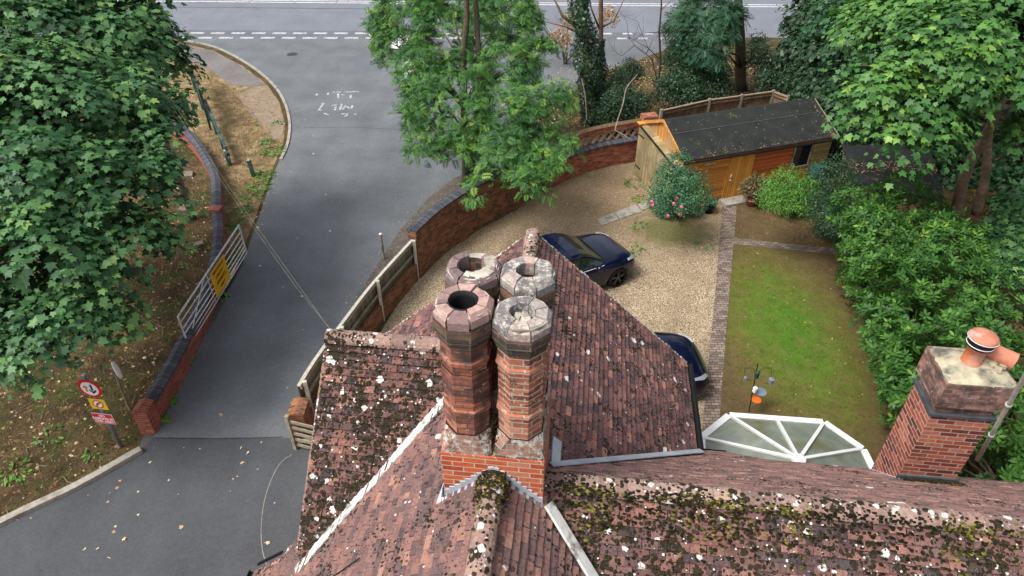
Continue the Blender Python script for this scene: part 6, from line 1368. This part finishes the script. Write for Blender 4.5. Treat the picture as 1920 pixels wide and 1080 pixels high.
dk('undergrowth_bush', 'sparse brown-leaved bush by the road beside the thick ivy trunk', 1060, 120, [Lb(1050, 70, 36, 24), Lb(1065, 40, 37, 22), Lb(1140, 30, 36, 20)], 90, mat='brownleaf', size=.10)
# bare stakes right of shed, and a dead curling stem on the lattice
mb = MB(); t = thing('dead_branch', 'pale curving dead stem leaning on the lattice wall', 'branch', tuple(G(1150, 262)))
P0 = [T(1195, 140, 27.5), T(1175, 165, 27), T(1168, 195, 26.5), T(1158, 225, 26), T(1153, 245, 25.7)]; mb.tube(smoothline(P0, 4), .022, 6); mb.tube([T(1153, 244, 25.7), T(1165, 250, 25.5), T(1180, 260, 25.3)], .014, 5); mb.build('stem', M['twig'], t)
t = thing('dead_branch', 'grey forked dead stem hanging against the thick ivy trunk', 'branch', tuple(G(1098, 234))); mb = MB()
mb.tube(smoothline([T(1091, 148, 28.6), T(1097, 180, 28.3), T(1099, 205, 28), T(1100, 225, 27.8)], 4), .022, 6); mb.tube([T(1100, 223, 27.8), T(1095, 231, 27.7)], .012, 5); mb.tube([T(1100, 223, 27.8), T(1108, 231, 27.7)], .012, 5); mb.build('stem', M['twig'], t)
t = thing('dead_branch', 'crossed bare grey stems standing right of the shed', 'branch', tuple(G(1578, 300))); mb = MB()
for a_, b_ in (((1580, 300), (1576, 240)), ((1574, 300), (1584, 232)), ((1595, 285), (1578, 235))): mb.tube([G(*a_), AtY(*b_, G(*a_).y)], [.06, .04], 6)
mb.build('stem', M['wood_grey'], t)
# far verge of the road
dkn = thing('roadside_hedge', 'dark hedge on the far side of the main road', 'hedge', (10, 56.5, 0))
lb_ = [(x, 57.5, .8, 1.4) for x in range(-40, 70, 2)]; p, d, k = lobeclumps(lb_, 900); pos, nr, fw, ti = sprays(p, d, 8, .5, .5, .5); leafmesh('foliage', pos, nr, fw, rng.uniform(.15, .3, len(pos)), OVAL, M['dark'], dkn, ti)

# ================================================================== SMALL STUFF ON THE GROUND
def in_poly(x, y, poly):
    c = False; j = len(poly)-1
    for i in range(len(poly)):
        xi, yi, xj, yj = poly[i][0], poly[i][1], poly[j][0], poly[j][1]
        if (yi > y) != (yj > y) and x < (xj-xi)*(y-yi)/(yj-yi+1e-12)+xi: c = not c
        j = i
    return c
def scatter(poly, n, dens=None):
    xs = [p[0] for p in poly]; ys = [p[1] for p in poly]; out = []
    while len(out) < n:
        x, y = random.uniform(min(xs), max(xs)), random.uniform(min(ys), max(ys))
        if in_poly(x, y, poly) and (dens is None or random.random() < dens(x, y)): out.append((x, y))
    return out
def flat_leaves(name, label, pts, z, size, mat, shape, jitter=.25, up_=1, tint=None):
    n = len(pts); pos = np.array([(x, y, z+random.uniform(.002, .012)) for x, y in pts]); nr = np.tile([0, 0, 1.], (n, 1))+rng.normal(size=(n, 3))*jitter; fw = rng.normal(size=(n, 3))
    o = leafmesh(name, pos, nr, fw, np.array(size)[0]+rng.random(n)*(size[1]-size[0]), shape, M[mat], None, tint); setp(o, label, 'leaves', None, 'stuff'); return o
wood = [G(*p) for p in [(-60, 1000), (150, 910), (262, 840), (262, 780), (330, 650), (395, 520), (400, 380), (340, 230), (200, 200), (-60, 400)]]
flat_leaves('leaf_litter', 'fallen brown leaves scattered under the left sycamore', scatter(wood, 2600), .0, (.04, .10), 'brownleaf', MAPLE)
flat_leaves('leaf_litter', 'fallen dry leaves over the verge and its kerb', scatter([G(*p) for p in [(345, 110), (455, 128), (520, 190), (548, 230), (545, 290), (500, 420), (420, 560), (360, 680), (300, 800), (285, 790), (400, 540), (410, 400), (380, 260)]], 1900), .014, (.03, .09), 'brownleaf', OVAL)
flat_leaves('leaf_litter', 'pale fallen leaves dotted over the drive', scatter([G(*p) for p in [(0, 990), (150, 920), (290, 825), (520, 825), (540, 1060), (200, 1080)]], 34)+scatter([G(*p) for p in [(300, 800), (480, 430), (560, 150), (650, 150), (640, 500), (560, 760)]], 26), .016, (.025, .10), 'brownleaf', MAPLE, tint=rng.uniform(.6, 1, 60))
flat_leaves('leaf_litter', 'crumbs of dry leaf along the foot of the curved wall', scatter([G(*p) for p in [(640, 560), (720, 430), (810, 350), (860, 330), (850, 360), (770, 430), (720, 520), (650, 600)]], 420), .014, (.03, .07), 'brownleaf', OVAL)
flat_leaves('leaf_litter', 'brown leaves on the far end of the gravel yard', scatter([G(*p) for p in [(960, 380), (1075, 325), (1185, 296), (1205, 360), (1150, 400), (1000, 420)]], 900), .006, (.03, .08), 'brownleaf', OVAL)
flat_leaves('leaf_litter', 'pale fallen leaves dotted over the lawn', scatter([G(*p) for p in [(1390, 470), (1570, 485), (1640, 640), (1680, 800), (1600, 830), (1400, 780)]], 110), .012, (.04, .09), 'brownleaf', OVAL, tint=rng.uniform(.3, 1, 110))
flat_leaves('leaf_litter', 'brown woodland leaves between the lattice wall and the main road', scatter([G(*p) for p in [(1000, 240), (1040, 130), (1200, 110), (1500, 110), (1500, 170), (1240, 200), (1200, 235)]], 5200), .01, (.06, .14), 'brownleaf', OVAL)
flat_leaves('leaf_litter', 'dead leaves in the dark behind the laurel hedge', scatter([G(*p) for p in [(1780, 400), (1920, 300), (1990, 700), (1920, 640), (1850, 500)]], 1500), .01, (.05, .12), 'brownleaf', OVAL, tint=rng.uniform(0, .5, 1500))
n = 900; r4 = [rp4[0], rp4[1], rp4[2], rp4[3]]; pts = scatter(r4, n, lambda x, y: .15+.85*(y > 20.9)); 
flat_leaves('leaf_litter', 'brown leaves lying on the low dark store roof', pts, 1.93, (.04, .10), 'brownleaf', OVAL, tint=rng.uniform(0, .9, n))
flat_leaves('leaf_litter', 'brown leaves and twigs over the bare upper lawn', scatter([G(*p) for p in [(1385, 384), (1440, 395), (1560, 440), (1600, 470), (1377, 446)]], 380), .012, (.02, .06), 'brownleaf', OVAL, tint=rng.uniform(0, .8, 380))
_sa = Vector((math.cos(SA), math.sin(SA))); _sb = Vector((-math.sin(SA), math.cos(SA))); P_, N_w = [], []
for _ in range(420):
    u = random.uniform(0, 6.3); v = -.1+abs(random.gauss(0, .12)) if random.random() < .45 else random.uniform(-.1, 1.6)
    if random.random() < .3: u = 6.3-abs(random.gauss(0, .12))
    P_.append((6.07+_sa.x*u+_sb.x*v, 21.77+_sa.y*u+_sb.y*v, 1.98+.455*v+.068)); N_w.append((_sb.x*-.45, _sb.y*-.45, 1))
o = leafmesh('leaf_litter', np.array(P_), np.array(N_w)+rng.normal(size=(420, 3))*.2, rng.normal(size=(420, 3)), rng.uniform(.02, .055, 420), OVAL, M['brownleaf'], None, rng.random(420)); setp(o, 'specks of dry leaf caught on the shed roof and along its eave', 'leaves', None, 'stuff')
def blades(name, label, pts, z, h, mat, tint=None):
    n = len(pts); pos = np.array([(x, y, z) for x, y in pts]); fw = np.stack([rng.normal(size=n)*.55, rng.normal(size=n)*.55, np.ones(n)], 1); nr = rng.normal(size=(n, 3)); nr[:, 2] *= .2
    o = leafmesh(name, pos, nr, fw, h*rng.uniform(.5, 1.3, n), [BLADE[0]*np.array([1.6, 1, 1])], M[mat], None, tint); setp(o, label, 'grass', None, 'stuff')
lawnp = [G(*p) for p in [(1385, 384), (1560, 392), (1640, 480), (1660, 640), (1720, 820), (1760, 880), (1346, 880), (1360, 640), (1370, 520), (1377, 440)]]
lp = scatter(lawnp, 22000); lt = np.array([min(1, max(0, (math.hypot((x-8.0)/1.95, (y-15.0)/4.1)-.55)*.9+random.gauss(0, .2))) for x, y in lp]); blades('grass', 'short patchy green grass of the lawn', lp, .006, .045, 'grass', lt)
vp = [G(*p) for p in [(360, 125), (430, 165), (490, 230), (525, 270), (500, 345), (463, 450), (420, 540), (375, 635), (400, 500), (408, 400), (395, 310)]]
blades('grass', 'dry straw-coloured grass of the verge', scatter(vp, 9000), .01, .09, 'drygrass')
blades('grass', 'thin dry and green grass under the left sycamore', scatter(wood, 22000), .0, .10, 'drygrass', rng.uniform(.1, 1.3, 22000))
mb = MB()
for x, y in scatter(wood, 260):
    a = random.uniform(0, 6.28); l = random.uniform(.15, .7); mb.tube([(x, y, .02), (x+math.cos(a)*l*.5, y+math.sin(a)*l*.5, .05), (x+math.cos(a+.3)*l, y+math.sin(a+.3)*l, .02)], random.uniform(.004, .010), 4, caps=False)
o = mb.build('fallen_twigs', M['twig']); setp(o, 'thin fallen twigs lying under the left sycamore', 'twigs', None, 'stuff')
for px, py, sz in ((352, 330, .5), (375, 460, .3), (240, 552, .35), (345, 395, .4)):
    c = G(px, py); t = thing('stone', {352: 'flat grey stone slab on the ground beside the utility pole', 375: 'small grey rubble stone beside the left wall', 240: 'dark stump-like stone in the shade under the left sycamore', 345: 'flat grey paving slab leaning by the foot of the utility pole'}[px], 'stone', tuple(c)); mb = MB(); mb.box(c+Vector((0, 0, .05)), (sz, sz*.8, .12), Matrix.Rotation(random.random(), 3, 'Z') @ Matrix.Rotation(.12, 3, 'X'), taper=.85); mb.build('slab', simple('dull_stone', (.17, .15, .12), .9) if px != 240 else M['bark'], t)
# weeds
def weeds(label, spots, name='weeds'):
    P_, N_w, F_, S_ = [], [], [], []
    for px, py, r, n in spots:
        c = G(px, py)
        for _ in range(n):
            a = random.uniform(0, 6.28); rr = r*math.sqrt(random.random()); P_.append((c.x+math.cos(a)*rr, c.y+math.sin(a)*rr, .02+random.random()*.12)); N_w.append((math.cos(a)*.3, math.sin(a)*.3, 1)); F_.append((math.cos(a)+random.gauss(0, .5), math.sin(a)+random.gauss(0, .5), .3)); S_.append(random.uniform(.07, .17))
    o = leafmesh(name, np.array(P_), np.array(N_w)+rng.normal(size=(len(P_), 3))*.3, np.array(F_), np.array(S_), OVAL, M['weed']); setp(o, label, 'weeds', None, 'stuff')
weeds('bright green weeds along the kerb of the verge', [(500, 268, .25, 60), (512, 285, .5, 170), (497, 330, .4, 140), (486, 352, .45, 150), (470, 370, .4, 120), (455, 395, .35, 100), (447, 420, .3, 80), (480, 325, .2, 40), (520, 232, .3, 40), (430, 430, .3, 60)])
weeds('green weeds at the foot of the low left wall', [(352, 675, .22, 70), (315, 755, .22, 70), (298, 790, .2, 60), (418, 560, .2, 50), (440, 480, .25, 60), (330, 720, .12, 20)])
weeds('green weeds scattered under the left sycamore', [(32, 885, .35, 70), (362, 470, .25, 50), (180, 850, .25, 30), (90, 820, .3, 30), (345, 500, .15, 20)])
weeds('low green weeds on the gravel near the rose bush', [(1195, 425, .3, 30), (1190, 470, .3, 30), (1320, 455, .5, 40), (1190, 345, .4, 60), (1200, 375, .3, 40), (1090, 330, .3, 20)])
